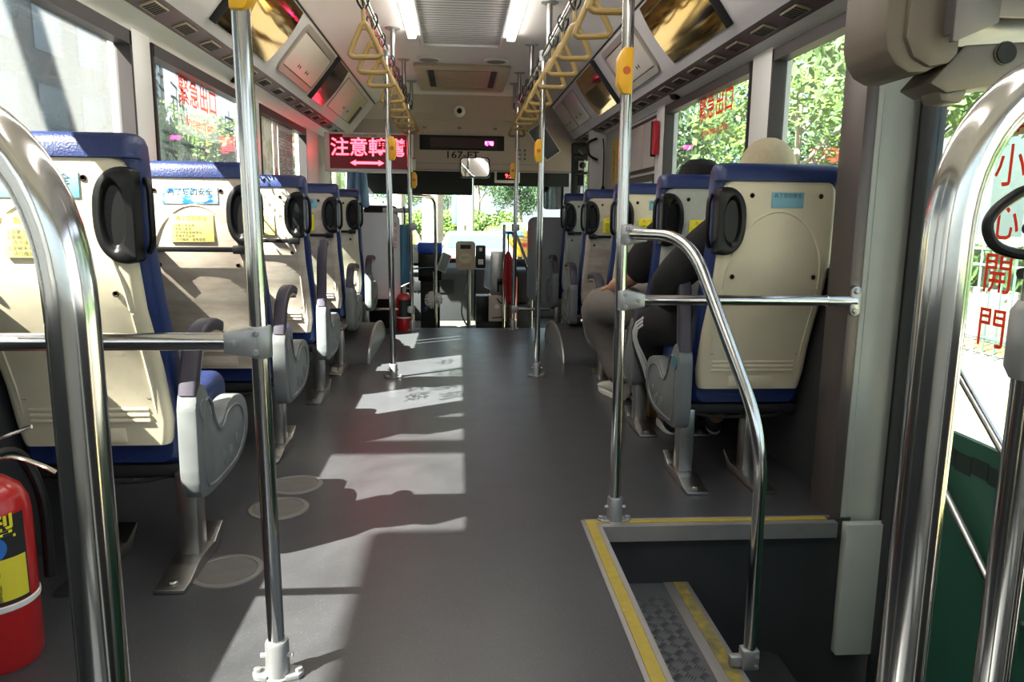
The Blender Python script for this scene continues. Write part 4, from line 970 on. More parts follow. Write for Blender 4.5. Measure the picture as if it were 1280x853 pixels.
def cloth(name, x0, x1, y, zt, zb, m, label, cat, folds=5, amp=.025, taper=.2):
    g = G(); n, k = 40, 14; grid = []
    for j in range(k+1):
        v = j/k; row = []
        for i in range(n+1):
            u = i/n; x = x0+(x1-x0)*u; xc = (x0+x1)/2; x = xc+(x-xc)*(1+taper*(v-.5))
            row.append((x, y+amp*sin(u*folds*2*pi+v*1.5)*(.4+.6*v), zt+(zb-zt)*v+.01*sin(u*9)*v))
        grid.append(row)
    vs = [p for r_ in grid for p in r_]; g._add(vs, [(j*(n+1)+i, j*(n+1)+i+1, (j+1)*(n+1)+i+1, (j+1)*(n+1)+i) for j in range(k) for i in range(n)])
    o = g.obj(name, m); md = o.modifiers.new('s', 'SOLIDIFY'); md.thickness = .006; return tag(o, label, cat)
cloth('curtain', -.98, -.80, 6.75, 1.36, .97, mat('light_blue_cloth', '#96b9e4', .8, var=.1), 'light blue curtain hanging beneath the red display', 'curtain', 3, .03, .3)
cloth('jacket', -.50, -.40, 6.28, .84, .34, mat('steel_blue_cloth', '#5f97b5', .8, var=.15), 'light blue jacket hanging at the driver partition', 'jacket', 1.5, .03, .5)
r = empty('coat_hook', (-.42, 6.27, .955), 'grey bar and black strap the blue jacket hangs from', 'hook')
g = G(); g.box(-.20, .04, -.01, .02, -.02, .02, .004); g.obj('hook_bar', M_alu, r)
g = G(); g.tube(smooth([(-.03, 0, .03), (-.02, -.02, -.02), (-.025, 0, -.12)], 4), .006, 6); g.obj('strap', M_blkm, r)
def umbrella(loc, h, rad, m, label):
    r = empty('umbrella', loc, label, 'umbrella')
    g = G(); rings = []
    for z, k in ((0, .15), (.06*h, .45), (.4*h, 1), (.8*h, .8), (.9*h, .3)):
        rings.append([((rad*k*(1+.22*cos(8*a)))*cos(a), (rad*k*(1+.22*cos(8*a)))*sin(a), z) for a in [2*pi*j/48 for j in range(48)]])
    g.loft(rings); g.obj('canopy', m, r)
    g = G(); g.cyl((0, 0, .88*h), (0, 0, h*1.12), .006, seg=8); g.tube(smooth([(0, 0, h*1.1), (.0, 0, h*1.2), (.03, 0, h*1.22), (.04, 0, h*1.15)], 4), .008, 8); g.obj('handle', M_blk, r)
umbrella((.425, 6.385, .17), .50, .035, mat('umbrella_red', '#9c1420', .6, var=.2), 'dark red folded umbrella hanging by the right front pole')
r = empty('red_cylinder', (.50, 6.7, -.2), 'upright bright red tube standing behind the right front pole', 'tube')
g = G(); g.lathe([(.028, 0), (.03, .01), (.03, .57), (.02, .585)], (0, 0, 0), 24); g.obj('tube_body', mat('bright_red', '#e0241c', .35), r)
g = G(); g.lathe([(.031, .18), (.031, .2)], (0, 0, 0), 24); g.obj('band', M_white, r)
r = empty('backpack', (.56, 7.0, -.2), 'black and dark red bag on the seat behind the fare box', 'bag')
g = G(); g.box(-.13, .13, -.08, .14, .30, .62, .06); g.obj('bag_body', mat('bag_dark', '#241a1d', .7), r)
g = G(); g.tube(smooth([(-.08, -.05, .6), (-.05, -.08, .68), (.05, -.08, .68), (.09, -.05, .6)], 4), .01, 8); g.obj('carry_strap', M_blkm, r)
g = G(); g.box(-.12, .14, -.1, .15, 0, .30, .02); g.obj('ledge', M_dark, r)

# right-hand front: lockers, post, door gear
r = empty('overhead_locker', (XR-.01, 5.1, 1.2), 'flat grey locker doors over the small right window', 'locker')
for y0, y1 in ((-.42, -.13), (-.12, .42)): 
    g = G(); g.box(-.012, .0, y0, y1, .04, .33, .004); g.obj('door', mat('locker_white', '#b9b2ac', .45), r)
g = G(); g.box(-.006, .001, -.435, .435, .02, .35); g.obj('seam', M_gasket, r)
g = G(); g.box(-.014, -.012, .05, .17, .12, .27); g.obj('paper_notice', mat('paper_notice', '#bdbcc6', .6), r)
g = G(); g.box(XR-.03, XR+.06, 5.56, 6.2, ZS, 1.6); struct(g.obj('wall_right', mat('front_wall_panel', '#b5afa8', .5)))
g = G(); g.box(1.075, XR+.06, 6.2, 6.3, -.2, 1.62, .004); struct(g.obj('trim_17', M_white))
r = empty('notice_board', (XR-.033, 5.78, 1.34), 'yellow and orange notice with dark characters near the front door', 'notice')
g = G(); g.box(-.002, .0, -.12, .12, -.17, .16); g.obj('yellow_sheet', mat('notice_yellow', '#d9c24a', .5), r)
for k, ch in enumerate('上車請扶好'): text(ch, .062, M_ink, (-.003, .05, .12-k*.062), R_RIGHT, 'lettering', r)
for k, ch in enumerate('小心台階'): text(ch, .062, M_oink, (-.003, -.05, .11-k*.07), R_RIGHT, 'lettering', r)
r = empty('emergency_hammer', (XR-.035, 4.56, 1.40), 'red emergency hammer case on the right window pillar', 'emergency hammer')
g = G(); g.box(-.03, .005, -.02, .025, -.10, .10, .01); g.obj('red_case', mat('hammer_red', '#b8182c', .3), r)
g = G(); g.box(-.035, .0, .02, .04, -.11, .10, .006); g.obj('black_backing', M_blk, r)
r = empty('hanging_cable', (1.15, 6.15, 1.45), 'black cable with a green tag hanging beside the pale post', 'cable')
g = G(); g.tube(smooth([(-.03, 0, .1), (-.10, 0, .06), (-.09, 0, -.03), (-.02, 0, -.07)], 5), .010, 8); g.tube(smooth([(.02, 0, .1), (.03, 0, -.02), (.03, 0, -.30)], 5), .006, 6); g.obj('cable', M_blk, r)
g = G(); g.lathe([(.006, -.27), (.035, -.36), (.03, -.37), (.001, -.37)], (.03, 0, 0), 12); g.obj('cone_plug', M_blk, r)
g = G(); g.box(-.01, .02, -.003, .003, -.55, -.42, .002); g.obj('green_tag', mat('tag_green', '#1f8a4a', .5), r)
r = empty('door_gear', (1.06, 6.9, 1.2), 'black front door gear with linkages and tubes, upper right of the windscreen', 'door gear')
g = G(); g.box(-.03, .03, -.03, .03, -1.4, .38, .005); g.box(-.03, .14, -.05, .05, .28, .38, .01); g.cyl((-.02, -.04, .25), (.14, -.04, .25), .03, seg=12); g.cyl((.0, -.06, .1), (.15, -.06, .12), .012, seg=8); g.ball((.06, -.06, .18), .03); g.box(.03, .09, -.04, .02, .0, .14, .008); g.obj('gear_body', M_blkm, r)
g = G(); g.cyl((.08, -.05, -.3), (.08, -.05, .25), .010, seg=10); g.cyl((.02, -.05, .32), (.12, -.05, .22), .008, seg=8); g.obj('linkage', M_steelb, r)
# front door leaf
r = empty('front_door', (XR+.03, 7.15, -.9), 'glass front door with dark frame', 'door')
g = G()
for a, b in ((-.85, -.80), (-.02, .02), (.80, .85)): g.box(-.02, .02, a, b, .05, 2.5)
g.box(-.02, .02, -.85, .85, .05, .15); g.box(-.02, .02, -.85, .85, 2.4, 2.5); g.obj('door_frame', M_door, r)
g = G(); g.box(-.003, .003, -.8, .8, .15, 2.4); g.obj('door_glass', M_clear, r)

# ------------------------------------------------------------------ passengers
def grow(chains, vox=.009, extra=None, sm=6):
    """chains: list of (points, radii); swept limbs fused into one skin"""
    g = G()
    for pts, rad in chains:
        P = smooth(pts, 5); n = len(pts)-1; R = []
        for i in range(len(P)):
            t = i/5; a = min(int(t), n-1); f = t-a; R.append(rad[a]*(1-f)+rad[min(a+1, n)]*f)
        g.tube(P, R, 14); g.ball(P[0], R[0], seg=14); g.ball(P[-1], R[-1], seg=14)
    if extra: extra(g)
    me = bpy.data.meshes.new('t'); bmesh.ops.recalc_face_normals(g.bm, faces=g.bm.faces[:]); g.bm.to_mesh(me); g.bm.free()
    o = bpy.data.objects.new('t', me); C.objects.link(o)
    m = o.modifiers.new('r', 'REMESH'); m.mode = 'VOXEL'; m.voxel_size = vox
    m = o.modifiers.new('s', 'SMOOTH'); m.iterations = sm; m.factor = .6
    bpy.context.view_layer.update()
    me2 = bpy.data.meshes.new_from_object(o.evaluated_get(bpy.context.evaluated_depsgraph_get()))
    bpy.data.objects.remove(o); bpy.data.meshes.remove(me)
    return me2
def mk(name, me, m, parent, solid=0):
    me.name = name; me.materials.clear(); me.materials.append(m); me.shade_smooth()
    o = bpy.data.objects.new(name, me); C.objects.link(o); o.parent = parent; return o
M_skin = mat('skin', '#c48f70', .5, var=.08, vscale=10)
M_skin.node_tree.nodes['Principled BSDF'].inputs['Subsurface Weight'].default_value = .1
def hand(wr, d, side, up=Vector((0, 0, 1))):
    """palm and five curled fingers from the wrist along d"""
    wr = Vector(wr); d = Vector(d).normalized(); sd = d.cross(up).normalized()*side; nn = up
    ch = [([wr, wr+d*.045, wr+d*.085], [.024, .030, .030])]
    for k, (o, L) in enumerate(((-.030, .060), (-.010, .068), (.011, .065), (.031, .050))):
        b = wr+d*.088+sd*o; ch.append(([wr+d*.05+sd*o*.7, b, b+d*L*.5-nn*.008, b+d*L*.8-nn*.028, b+d*L*.75-nn*.045], [.010, .0098, .009, .008, .007]))
    b = wr+d*.02-sd*.02; ch.append(([b, b-sd*.028+d*.02, b-sd*.036+d*.055-nn*.01, b-sd*.026+d*.08-nn*.02], [.012, .012, .010, .008]))
    return ch
def head_parts(hc, f):
    hc = Vector(hc)
    def ex(g):
        g.ball(hc+Vector((0, 0, .01)), .083, (.92, 1.10, 1.18), 24); g.ball(hc+Vector((0, .03, -.055)), .055, (.95, 1.05, 1.0), 18)
        g.ball(hc+Vector((0, .098, -.012)), .013, (.9, 1.1, 1.3), 10); g.ball(hc+Vector((0, .088, .012)), .010, (.8, 1, 2.0), 10)
        g.ball(hc+Vector((0, .085, -.052)), .014, (1.7, .7, .6), 10); g.ball(hc+Vector((0, .075, .028)), .02, (2.4, .6, .5), 10)
        for s in (-1, 1): g.ball(hc+Vector((s*.080, -.005, -.005)), .02, (.45, .8, 1.35), 12)
    return ex
def eyes(hc, root):
    g = G()
    for s in (-1, 1): g.ball(Vector(hc)+Vector((s*.031, .078, .012)), .011, (1.2, .8, .7), 12)
    g.obj('eye', mat('eye_dark', '#241c18', .2), root)
# passenger with the pale hat, nearest right seat
p1 = empty('person', (1.055, 2.62, 0), 'seated person in a pale hat, black top and black trousers with white stripes', 'person', 'seated passengers')
inv = lambda c: [([Vector(p)-Vector((1.02, 2.62, 0)) for p in pts], r) for pts, r in c]
hc = Vector((1.04, 2.60, 1.075))-Vector((1.02, 2.62, 0))
ch = [([(1.02, 2.63, .54), (1.02, 2.60, .68), (1.02, 2.585, .82)], [.13, .115, .125]), ([(1.02, 2.585, .85), (1.03, 2.585, .95), (1.04, 2.59, 1.03)], [.085, .052, .05]),
      ([(1.02, 2.58, .88), (.90, 2.57, .885), (.70, 2.58, .70), (.80, 2.80, .60)], [.06, .055, .042, .028]),
      ([(1.02, 2.58, .88), (1.09, 2.57, .885), (1.12, 2.66, .68), (1.03, 2.86, .60)], [.06, .05, .042, .028]),
      ([(.95, 2.66, .52), (.78, 2.98, .50), (.83, 3.06, .28), (.88, 3.06, .09), (.89, 3.20, .05)], [.09, .065, .055, .038, .032]),
      ([(1.09, 2.66, .52), (1.08, 2.99, .50), (1.08, 3.04, .28), (1.08, 3.05, .09), (1.08, 3.19, .05)], [.09, .065, .055, .038, .032])]
ch += hand((.80, 2.80, .60), (.35, .7, -.1), 1) + hand((1.03, 2.86, .60), (-.5, .6, -.1), -1)
mk('body', grow(inv(ch), .010, head_parts(hc, 1)), M_skin, p1); eyes(hc, p1)
ch = [([(1.02, 2.63, .54), (1.02, 2.60, .68), (1.02, 2.585, .84)], [.15, .135, .14]), ([(1.02, 2.58, .86), (1.03, 2.585, .93)], [.11, .075]),
      ([(1.02, 2.58, .865), (.895, 2.57, .87), (.70, 2.57, .70), (.79, 2.78, .605)], [.09, .088, .062, .042]),
      ([(1.02, 2.58, .865), (1.08, 2.57, .87), (1.10, 2.66, .69), (1.035, 2.85, .605)], [.09, .07, .062, .042])]
mk('black_top', grow(inv(ch), .011), mat('black_cloth', '#050506', .9, bump=.3, bscale=40), p1)
ch = [([(1.02, 2.62, .50), (1.02, 2.68, .50)], [.14, .13]), ([(.95, 2.66, .52), (.775, 2.99, .485), (.82, 3.07, .28), (.875, 3.07, .13)], [.11, .088, .078, .062]), ([(1.09, 2.66, .52), (1.085, 3.0, .485), (1.085, 3.06, .28), (1.08, 3.06, .13)], [.11, .088, .078, .062])]
mk('black_trousers', grow(inv(ch), .011), mat('black_tracksuit', '#060607', .9), p1)
g = G()
leg_c = smooth([Vector(p)-Vector((1.02, 2.62, 0)) for p in ((.95, 2.66, .52), (.775, 2.99, .485), (.82, 3.07, .28), (.875, 3.07, .13))], 8)
leg_r = [.11, .088, .078, .062]
for al in (-.16, 0, .16):
    pts = []
    for i in range(7, 21):
        t = i/8; q = min(int(t), 2); rr_ = leg_r[q]*(1-(t-q))+leg_r[q+1]*(t-q); T = (leg_c[i+1]-leg_c[i-1]).normalized()
        n_v = Vector((-.75, -.6, .25)); n_v = (n_v-n_v.dot(T)*T).normalized(); n_v = Matrix.Rotation(al, 3, T) @ n_v; pts.append(leg_c[i]+n_v*(rr_*.95))
    g.tube(pts, .0062, 6)
g.obj('white_stripe', mat('stripe_white', '#cfcfcf', .6), p1)
def shoe(g, x, y, L=.27, w=.048, ang=0):
    rings = []; M = Matrix.Translation((x, y, 0)) @ Matrix.Rotation(ang, 4, 'Z')
    for t, k, h in ((0, .6, .06), (.04, .85, .085), (.25, .9, .095), (.45, .9, .075), (.65, 1.0, .055), (.85, .95, .042), (.97, .6, .032), (1.0, .25, .022)):
        rings.append([M @ Vector((p[0]*k, t*L-.06, .012+h/2+p[1]*h/2)) for p in [(w*cos(a*pi/8), sin(a*pi/8)) for a in range(16)]])
    g.loft(rings)
def sole(g, x, y, L=.275, w=.052, ang=0, h=.022):
    M = Matrix.Translation((x, y, 0)) @ Matrix.Rotation(ang, 4, 'Z'); pts = []
    for a in range(28):
        u, v = cos(2*pi*a/28), sin(2*pi*a/28); pts.append((M @ Vector((w*u*(1-.12*(v < 0)), L/2-.06+v*L/2, 0)))[:2])
    g.prism(pts, 'z', 0.001, h, .004)
for nm, x in (('left', .895), ('right', 1.08)):
    g = G(); shoe(g, x-1.02, 3.10-2.62, ang=radians(-8)); s_ = g.obj('shoe', M_blk, p1)
    g = G(); sole(g, x-1.02, 3.10-2.62, ang=radians(-8)); g.obj('white_sole', mat('sole_white', '#dcdad2', .5), s_)
g = G(); g.lathe([(.125, -.045), (.128, -.04), (.100, .0), (.096, .03), (.086, .062), (.070, .088), (.048, .107), (.024, .117), (.001, .120)], hc+Vector((0, -.01, .01)), 32)
g.obj('pale_hat', mat('straw_hat', '#cfc3a2', .8, var=.12, vscale=60, bump=.5, bscale=250), p1)
g = G(); g.tube([hc+Vector((.098*cos(a*pi/5+pi+.3), -.012+.098*sin(a*pi/5+pi+.3), -.03-.02*(a % 2))) for a in range(5)], .02, 8); g.obj('hair', mat('black_hair', '#12100f', .6), p1)
# passenger with black cap
O2 = Vector((1.0, 3.28, 0)); inv2 = lambda c: [([Vector(p)-O2 for p in pts], r) for pts, r in c]
p2 = empty('person', O2+Vector((.03, 0, 0)), 'seated person in a black cap and grey trousers with knee out in the aisle', 'person', 'seated passengers')
hc = Vector((1.02, 3.26, 1.05))-O2
ch = [([(1.0, 3.30, .54), (1.0, 3.27, .68), (1.0, 3.25, .80)], [.13, .115, .12]), ([(1.0, 3.25, .83), (1.01, 3.25, .93), (1.02, 3.25, 1.01)], [.085, .052, .05]),
      ([(1.0, 3.24, .85), (.88, 3.23, .86), (.755, 3.27, .68), (.715, 3.52, .60)], [.06, .055, .045, .03]),
      ([(1.0, 3.24, .85), (1.09, 3.23, .86), (1.13, 3.32, .66), (1.05, 3.53, .60)], [.06, .055, .042, .028]),
      ([(.93, 3.33, .52), (.69, 3.66, .50), (.76, 3.72, .28), (.80, 3.68, .09), (.79, 3.82, .05)], [.09, .065, .055, .038, .032]),
      ([(1.07, 3.33, .52), (1.02, 3.68, .50), (.95, 3.70, .28), (.905, 3.60, .09), (.90, 3.72, .05)], [.09, .065, .055, .038, .032])]
ch += hand((.715, 3.52, .60), (.1, .9, -.45), 1) + hand((1.05, 3.53, .60), (-.4, .7, -.1), -1)
mk('body', grow(inv2(ch), .010, head_parts(hc, 1)), M_skin, p2); eyes(hc, p2)
ch = [([(1.0, 3.30, .54), (1.0, 3.27, .68), (1.0, 3.25, .82)], [.15, .14, .14]), ([(1.0, 3.24, .84), (1.01, 3.25, .91)], [.11, .075]),
      ([(1.0, 3.24, .845), (.88, 3.23, .85), (.785, 3.25, .72)], [.09, .09, .085]), ([(1.0, 3.24, .845), (1.09, 3.23, .85), (1.12, 3.29, .72)], [.09, .08, .075])]
mk('black_shirt', grow(inv2(ch), .011), mat('black_cloth2', '#060607', .9, bump=.3, bscale=40), p2)
ch = [([(1.0, 3.30, .50), (1.0, 3.36, .50)], [.14, .13]), ([(.93, 3.33, .52), (.685, 3.66, .485), (.745, 3.73, .30), (.79, 3.69, .15)], [.115, .095, .088, .072]), ([(1.07, 3.33, .52), (1.02, 3.69, .485), (.955, 3.71, .28), (.91, 3.61, .15)], [.11, .095, .085, .072])]
mk('grey_trousers', grow(inv2(ch), .011), mat('grey_brown_cloth', '#77706a', .85, var=.12, bump=.5, bscale=25), p2)
for x, y, a in ((.80, 3.70, 12), (.905, 3.62, 5)):
    g = G(); shoe(g, x-1.0, y-3.28, .28, .052, radians(a)); s_ = g.obj('shoe', mat('white_sneaker', '#cdc9bf', .6, var=.1), p2)
    g = G(); sole(g, x-1.0, y-3.28, .29, .056, radians(a), .028); g.obj('white_sole', mat('sole_white', '#dcdad2', .5), s_)
g = G(); g.lathe([(.092, -.01), (.095, .0), (.094, .04), (.082, .08), (.05, .104), (.001, .112)], hc+Vector((0, -.008, .02)), 32)
g.prism([(.085*cos(a*pi/12), .06+.10*sin(a*pi/12)) for a in range(13)], 'z', 0, .006, .002) if 0 else None
cp = g.obj('black_cap', mat('cap_black', '#0c0c0e', .8), p2)
g = G(); g.prism([(hc.x+.08*cos(a*pi/12), hc.y+.075+.085*sin(a*pi/12)) for a in range(13)], 'z', hc.z+.018, hc.z+.026, .002); g.obj('cap_peak', mat('cap_black', '#0c0c0e', .8), cp)
g = G(); g.ball(hc+Vector((0, -.025, -.01)), .092, (.98, .95, .95), 20); g.obj('hair', mat('black_hair', '#12100f', .6), p2)
r = empty('paper_bag', (.99, 3.36, 0), 'brown paper bag on the floor behind the grey side shield', 'bag')
g = G(); g.prism([(-.10, 0), (.10, 0), (.105, .27), (-.105, .27)], 'y', -.04, .04, .003); g.obj('bag_body', mat('kraft_paper', '#8a6a45', .8, var=.1), r)
g = G(); g.tube(smooth([(-.05, 0, .27), (-.04, 0, .33), (.04, 0, .33), (.05, 0, .27)], 5), .003, 6); g.obj('handle', mat('kraft_paper', '#8a6a45', .8), r)

# ------------------------------------------------------------------ outside
ZG = -.92
M_road = mat('asphalt_road', '#5b5a59', .85, var=.12, vscale=.6, bump=.2, bscale=20)
M_path = mat('pale_pavement', '#67655f', .85, var=.1, vscale=1.2)
g = G(); g.box(-40, 4.6, -30, 90, ZG-.1, ZG); o = g.obj('ground', M_road); struct(o)
g = G(); g.box(4.6, 5.5, -30, 90, ZG-.1, ZG+.15, .02); tag(g.obj('kerb', mat('yellow_kerb', '#a39a62', .8, var=.12, vscale=2)), 'pale yellow kerb strip seen through the rear door', 'kerb')
g = G(); g.box(5.5, 60, -30, 90, ZG-.1, ZG+.14); struct(g.obj('ground', M_path))
g = G(); g.box(6.95, 7.4, -30, 90, ZG+.1, ZG+.155, .01); tag(g.obj('paving_band', mat('orange_paving', '#8f6a4b', .85, var=.2, vscale=3)), 'orange paving band along the pavement', 'paving')
g = G()
for k in range(30): g.box(9.55, 9.8, -10+k*2.0, -10+k*2.0+1.97, ZG+.14, ZG+.62, .02)
tag(g.obj('low_wall', mat('grey_stone', '#9c9a92', .85, var=.2, vscale=2)), 'low grey stone wall under the hedge', 'wall')
g = G(); g.box(-30, -7, -30, 90, ZG-.05, ZG+.12); struct(g.obj('ground', M_path))

def leaf_mat(name, c1, c2):
    m = mat(name, c1, .6, col2=c2, vscale=1.4); b = m.node_tree.nodes['Principled BSDF']
    n = m.node_tree.nodes; l = m.node_tree.links; out = [x for x in n if x.type == 'OUTPUT_MATERIAL'][0]
    tr = n.new('ShaderNodeBsdfTranslucent'); mx = n.new('ShaderNodeMixShader'); mx.inputs[0].default_value = .4
    src = b.inputs['Base Color'].links[0].from_socket; l.new(src, tr.inputs[0]); l.new(b.outputs[0], mx.inputs[1]); l.new(tr.outputs[0], mx.inputs[2]); l.new(mx.outputs[0], out.inputs[0]); return m
ML1 = leaf_mat('leaves_bright', '#7f9648', '#3f5f2a'); ML2 = leaf_mat('leaves_mid', '#6d8550', '#34522e'); ML3 = leaf_mat('leaves_deep', '#4d6a42', '#203a26')
MB1 = mat('pale_bark', '#8d857c', .9, var=.25, vscale=4, bump=.5, bscale=15, stretch=(1, 1, .2)); MB2 = mat('brown_bark', '#6f6256', .9, var=.3, vscale=4, bump=.5, bscale=15, stretch=(1, 1, .2))
def leaves(g, blobs, n, s, rnd):
    vol = [b[1]**2 for b in blobs]; tot = sum(vol)
    for (c, rad), v in zip(blobs, vol):
        for k in range(int(n*v/tot)):
            d = Vector((rnd.gauss(0, 1), rnd.gauss(0, 1), rnd.gauss(0, 1))).normalized()*rad*(rnd.random()**.4)
            p = Vector(c)+Vector((d.x, d.y, d.z*.8)); a = Vector((rnd.gauss(0, 1), rnd.gauss(0, 1), rnd.gauss(0, 1))).normalized(); b = a.orthogonal().normalized(); q = s*rnd.uniform(.6, 1.3)
            g._add([p-a*q, p+b*q*.45, p+a*q, p-b*q*.45], [(0, 1, 2, 3)])
def tree(seed, h, spread, ml, mb, n=2600, s=.16, tr=.16):
    rnd = random.Random(seed); r = empty('tree', (0, 0, ZG), 't', 'tree')
    g = G(); P = [(0, 0, 0), (.05*rnd.uniform(-2, 2), .1, h*.25), (rnd.uniform(-.3, .3), 0, h*.5), (rnd.uniform(-.4, .4), 0, h*.8)]
    g.tube(smooth(P, 5), [tr*(1.25-.9*i/15) for i in range(16)], 12); blobs = [((P[3][0], 0, h*.86), spread*.5)]
    for k in range(7):
        a = k*2.4+rnd.random(); z0 = h*(.38+.05*k); e = Vector((cos(a)*spread*.62, sin(a)*spread*.62, z0+h*.20)); b0 = Vector((P[2][0]*min(1, z0/h*2), 0, z0))
        g.tube(smooth([b0, b0.lerp(e, .5)+Vector((0, 0, .2)), e], 4), [tr*.45*(1-.8*i/8) for i in range(9)], 7); blobs.append((tuple(e), spread*.42))
    g.obj('trunk', mb, r)
    g = G(); leaves(g, blobs, n, s, rnd); g.obj('foliage', ml, r, smooth=0); return r
TG = 'roadside trees'
t1 = tree(1, 7, 3.0, ML1, MB1); t2 = tree(2, 8, 3.2, ML2, MB2); t3 = tree(3, 6, 2.8, ML3, MB2)
used = {}
def put(t, x, y, rz, sc, label):
    o = t if t.name not in used else dup(t, None, label); used[t.name] = 1
    o.location = (x, y, ZG+(.12 if abs(x) > 5.5 else 0)); o.rotation_euler = (0, 0, rz); o.scale = (sc, sc, sc); o['label'] = label; o['group'] = TG
R_ = 'tree right of the road, '
for k, (t, x, y, sc) in enumerate(((t1, 8.2, 7.6, .8), (t2, 8.0, 12.6, .8), (t1, 14.2, 16.5, 1.1), (t3, 15, 9.0, 1.1), (t2, 14.5, 24, 1.1), (t1, 8.2, 18.4, .85), (t3, 8.4, 24.5, .9), (t1, 7.5, 31, .9), (t2, 15, 2.2, .9), (t1, 7.5, 38, 1.0), (t3, 15.5, 32, 1.1))):
    put(t, x, y, k*1.3, sc, R_+('with pale bark and bright leaves' if t is t1 else 'with brown bark and mid green leaves' if t is t2 else 'low with deep green leaves'))
for k, (t, x, y, sc) in enumerate(((t1, -9.0, 24, .7), (t3, -9.5, 30, .8), (t1, -9.5, 38, .9), (t2, 1.5, 62, .9), (t3, -4.8, 62, .9), (t1, 8.3, 56, 1.0), (t3, 4.2, 51, .7), (t2, -2.2, 56, .6), (t1, -7.2, 52, .8))):
    put(t, x, y, k*1.7+.4, sc, 'distant tree ahead of the windscreen' if y > 50 else 'tree along the left pavement')
# hedge
rnd = random.Random(11); hd = empty('hedge', (10.6, 12, ZG), 'clipped green hedge above the low stone wall', 'hedge')
g = G(); g.box(-.6, .6, -22, 26, .14, 1.25, .1); g.obj('hedge_core', mat('hedge_core', '#3f5c2c', .9, var=.4, vscale=6), hd)
g = G(); 
for k in range(9000):
    p = Vector((rnd.uniform(-.70, .1), rnd.uniform(-12, 14), rnd.uniform(.35, 1.38))); a = Vector((rnd.gauss(0, 1), rnd.gauss(0, 1), rnd.gauss(0, 1))).normalized(); b = a.orthogonal().normalized(); g._add([p-a*.07, p+b*.035, p+a*.07, p-b*.035], [(0, 1, 2, 3)])
g.obj('hedge_leaves', ML1, hd, smooth=0)
# railing near the right windows
r = empty('railing', (6.6, 9.5, ZG+.14), 'dark metal railing with round ornament on the pavement', 'railing')
g = G()
for z in (.25, 1.15, 1.35): g.box(-.015, .015, -3.5, 3.5, z, z+.03)
for k in range(36): g.box(-.01, .01, -3.5+k*.2-.01, -3.5+k*.2+.01, 0, 1.35)
for y in (-2, 0, 2): g.tube([(0, y+.3*cos(a*pi/12), 1.7+.3*sin(a*pi/12)) for a in range(24)], .02, 6, closed=True)
g.obj('railing_bars', mat('railing_grey', '#5d6668', .5), r)
# pale palm trunks along the left side ahead
def palm(x, y, h, label):
    r = empty('palm_tree', (x, y, ZG+.0), label, 'palm tree', 'pale palm trunks ahead')
    g = G(); g.tube([(0, 0, 0), (.02, 0, h*.3), (.05, 0, h*.7), (.03, 0, h)], [.26, .22, .20, .15], 14); g.obj('trunk', mat('palm_bark', '#a89f95', .85, var=.15, vscale=3, bump=.3, bscale=8, stretch=(.4, .4, 2)), r)
    g = G(); rn = random.Random(int(x*10))
    for k in range(14):
        a = k*2.4; P = [Vector((0, 0, h)), Vector((cos(a)*.4, sin(a)*.4, h+.7)), Vector((cos(a)*.85, sin(a)*.85, h+.6)), Vector((cos(a)*1.1, sin(a)*1.1, h-.3))]
        C_ = smooth(P, 6)
        for i in range(len(C_)-1):
            d = (C_[i+1]-C_[i]).normalized(); s_ = d.cross(Vector((0, 0, 1))).normalized()
            for q in (-1, 1):
                e = C_[i]+s_*q*.25+Vector((0, 0, -.25)); g._add([C_[i], C_[i]+d*.12, e], [(0, 1, 2)])
    g.obj('fronds', ML2, r, smooth=0)
for k, (x, y, h) in enumerate(((-1.9, 24, 6.5), (-.85, 27, 7), (-2.9, 21, 6), (-.9, 33, 7), (-1.6, 38, 7), (.2, 42, 7), (-4.2, 26, 6.5), (.75, 48, 7))):
    palm(x, y, h, 'palm with a pale straight trunk seen through the windscreen, %s' % ('second nearest', 'right of the second nearest', 'nearest one', 'slim one in mid distance', 'slim farther one', 'farther, above the grey car', 'leftmost one', 'farthest one')[k])
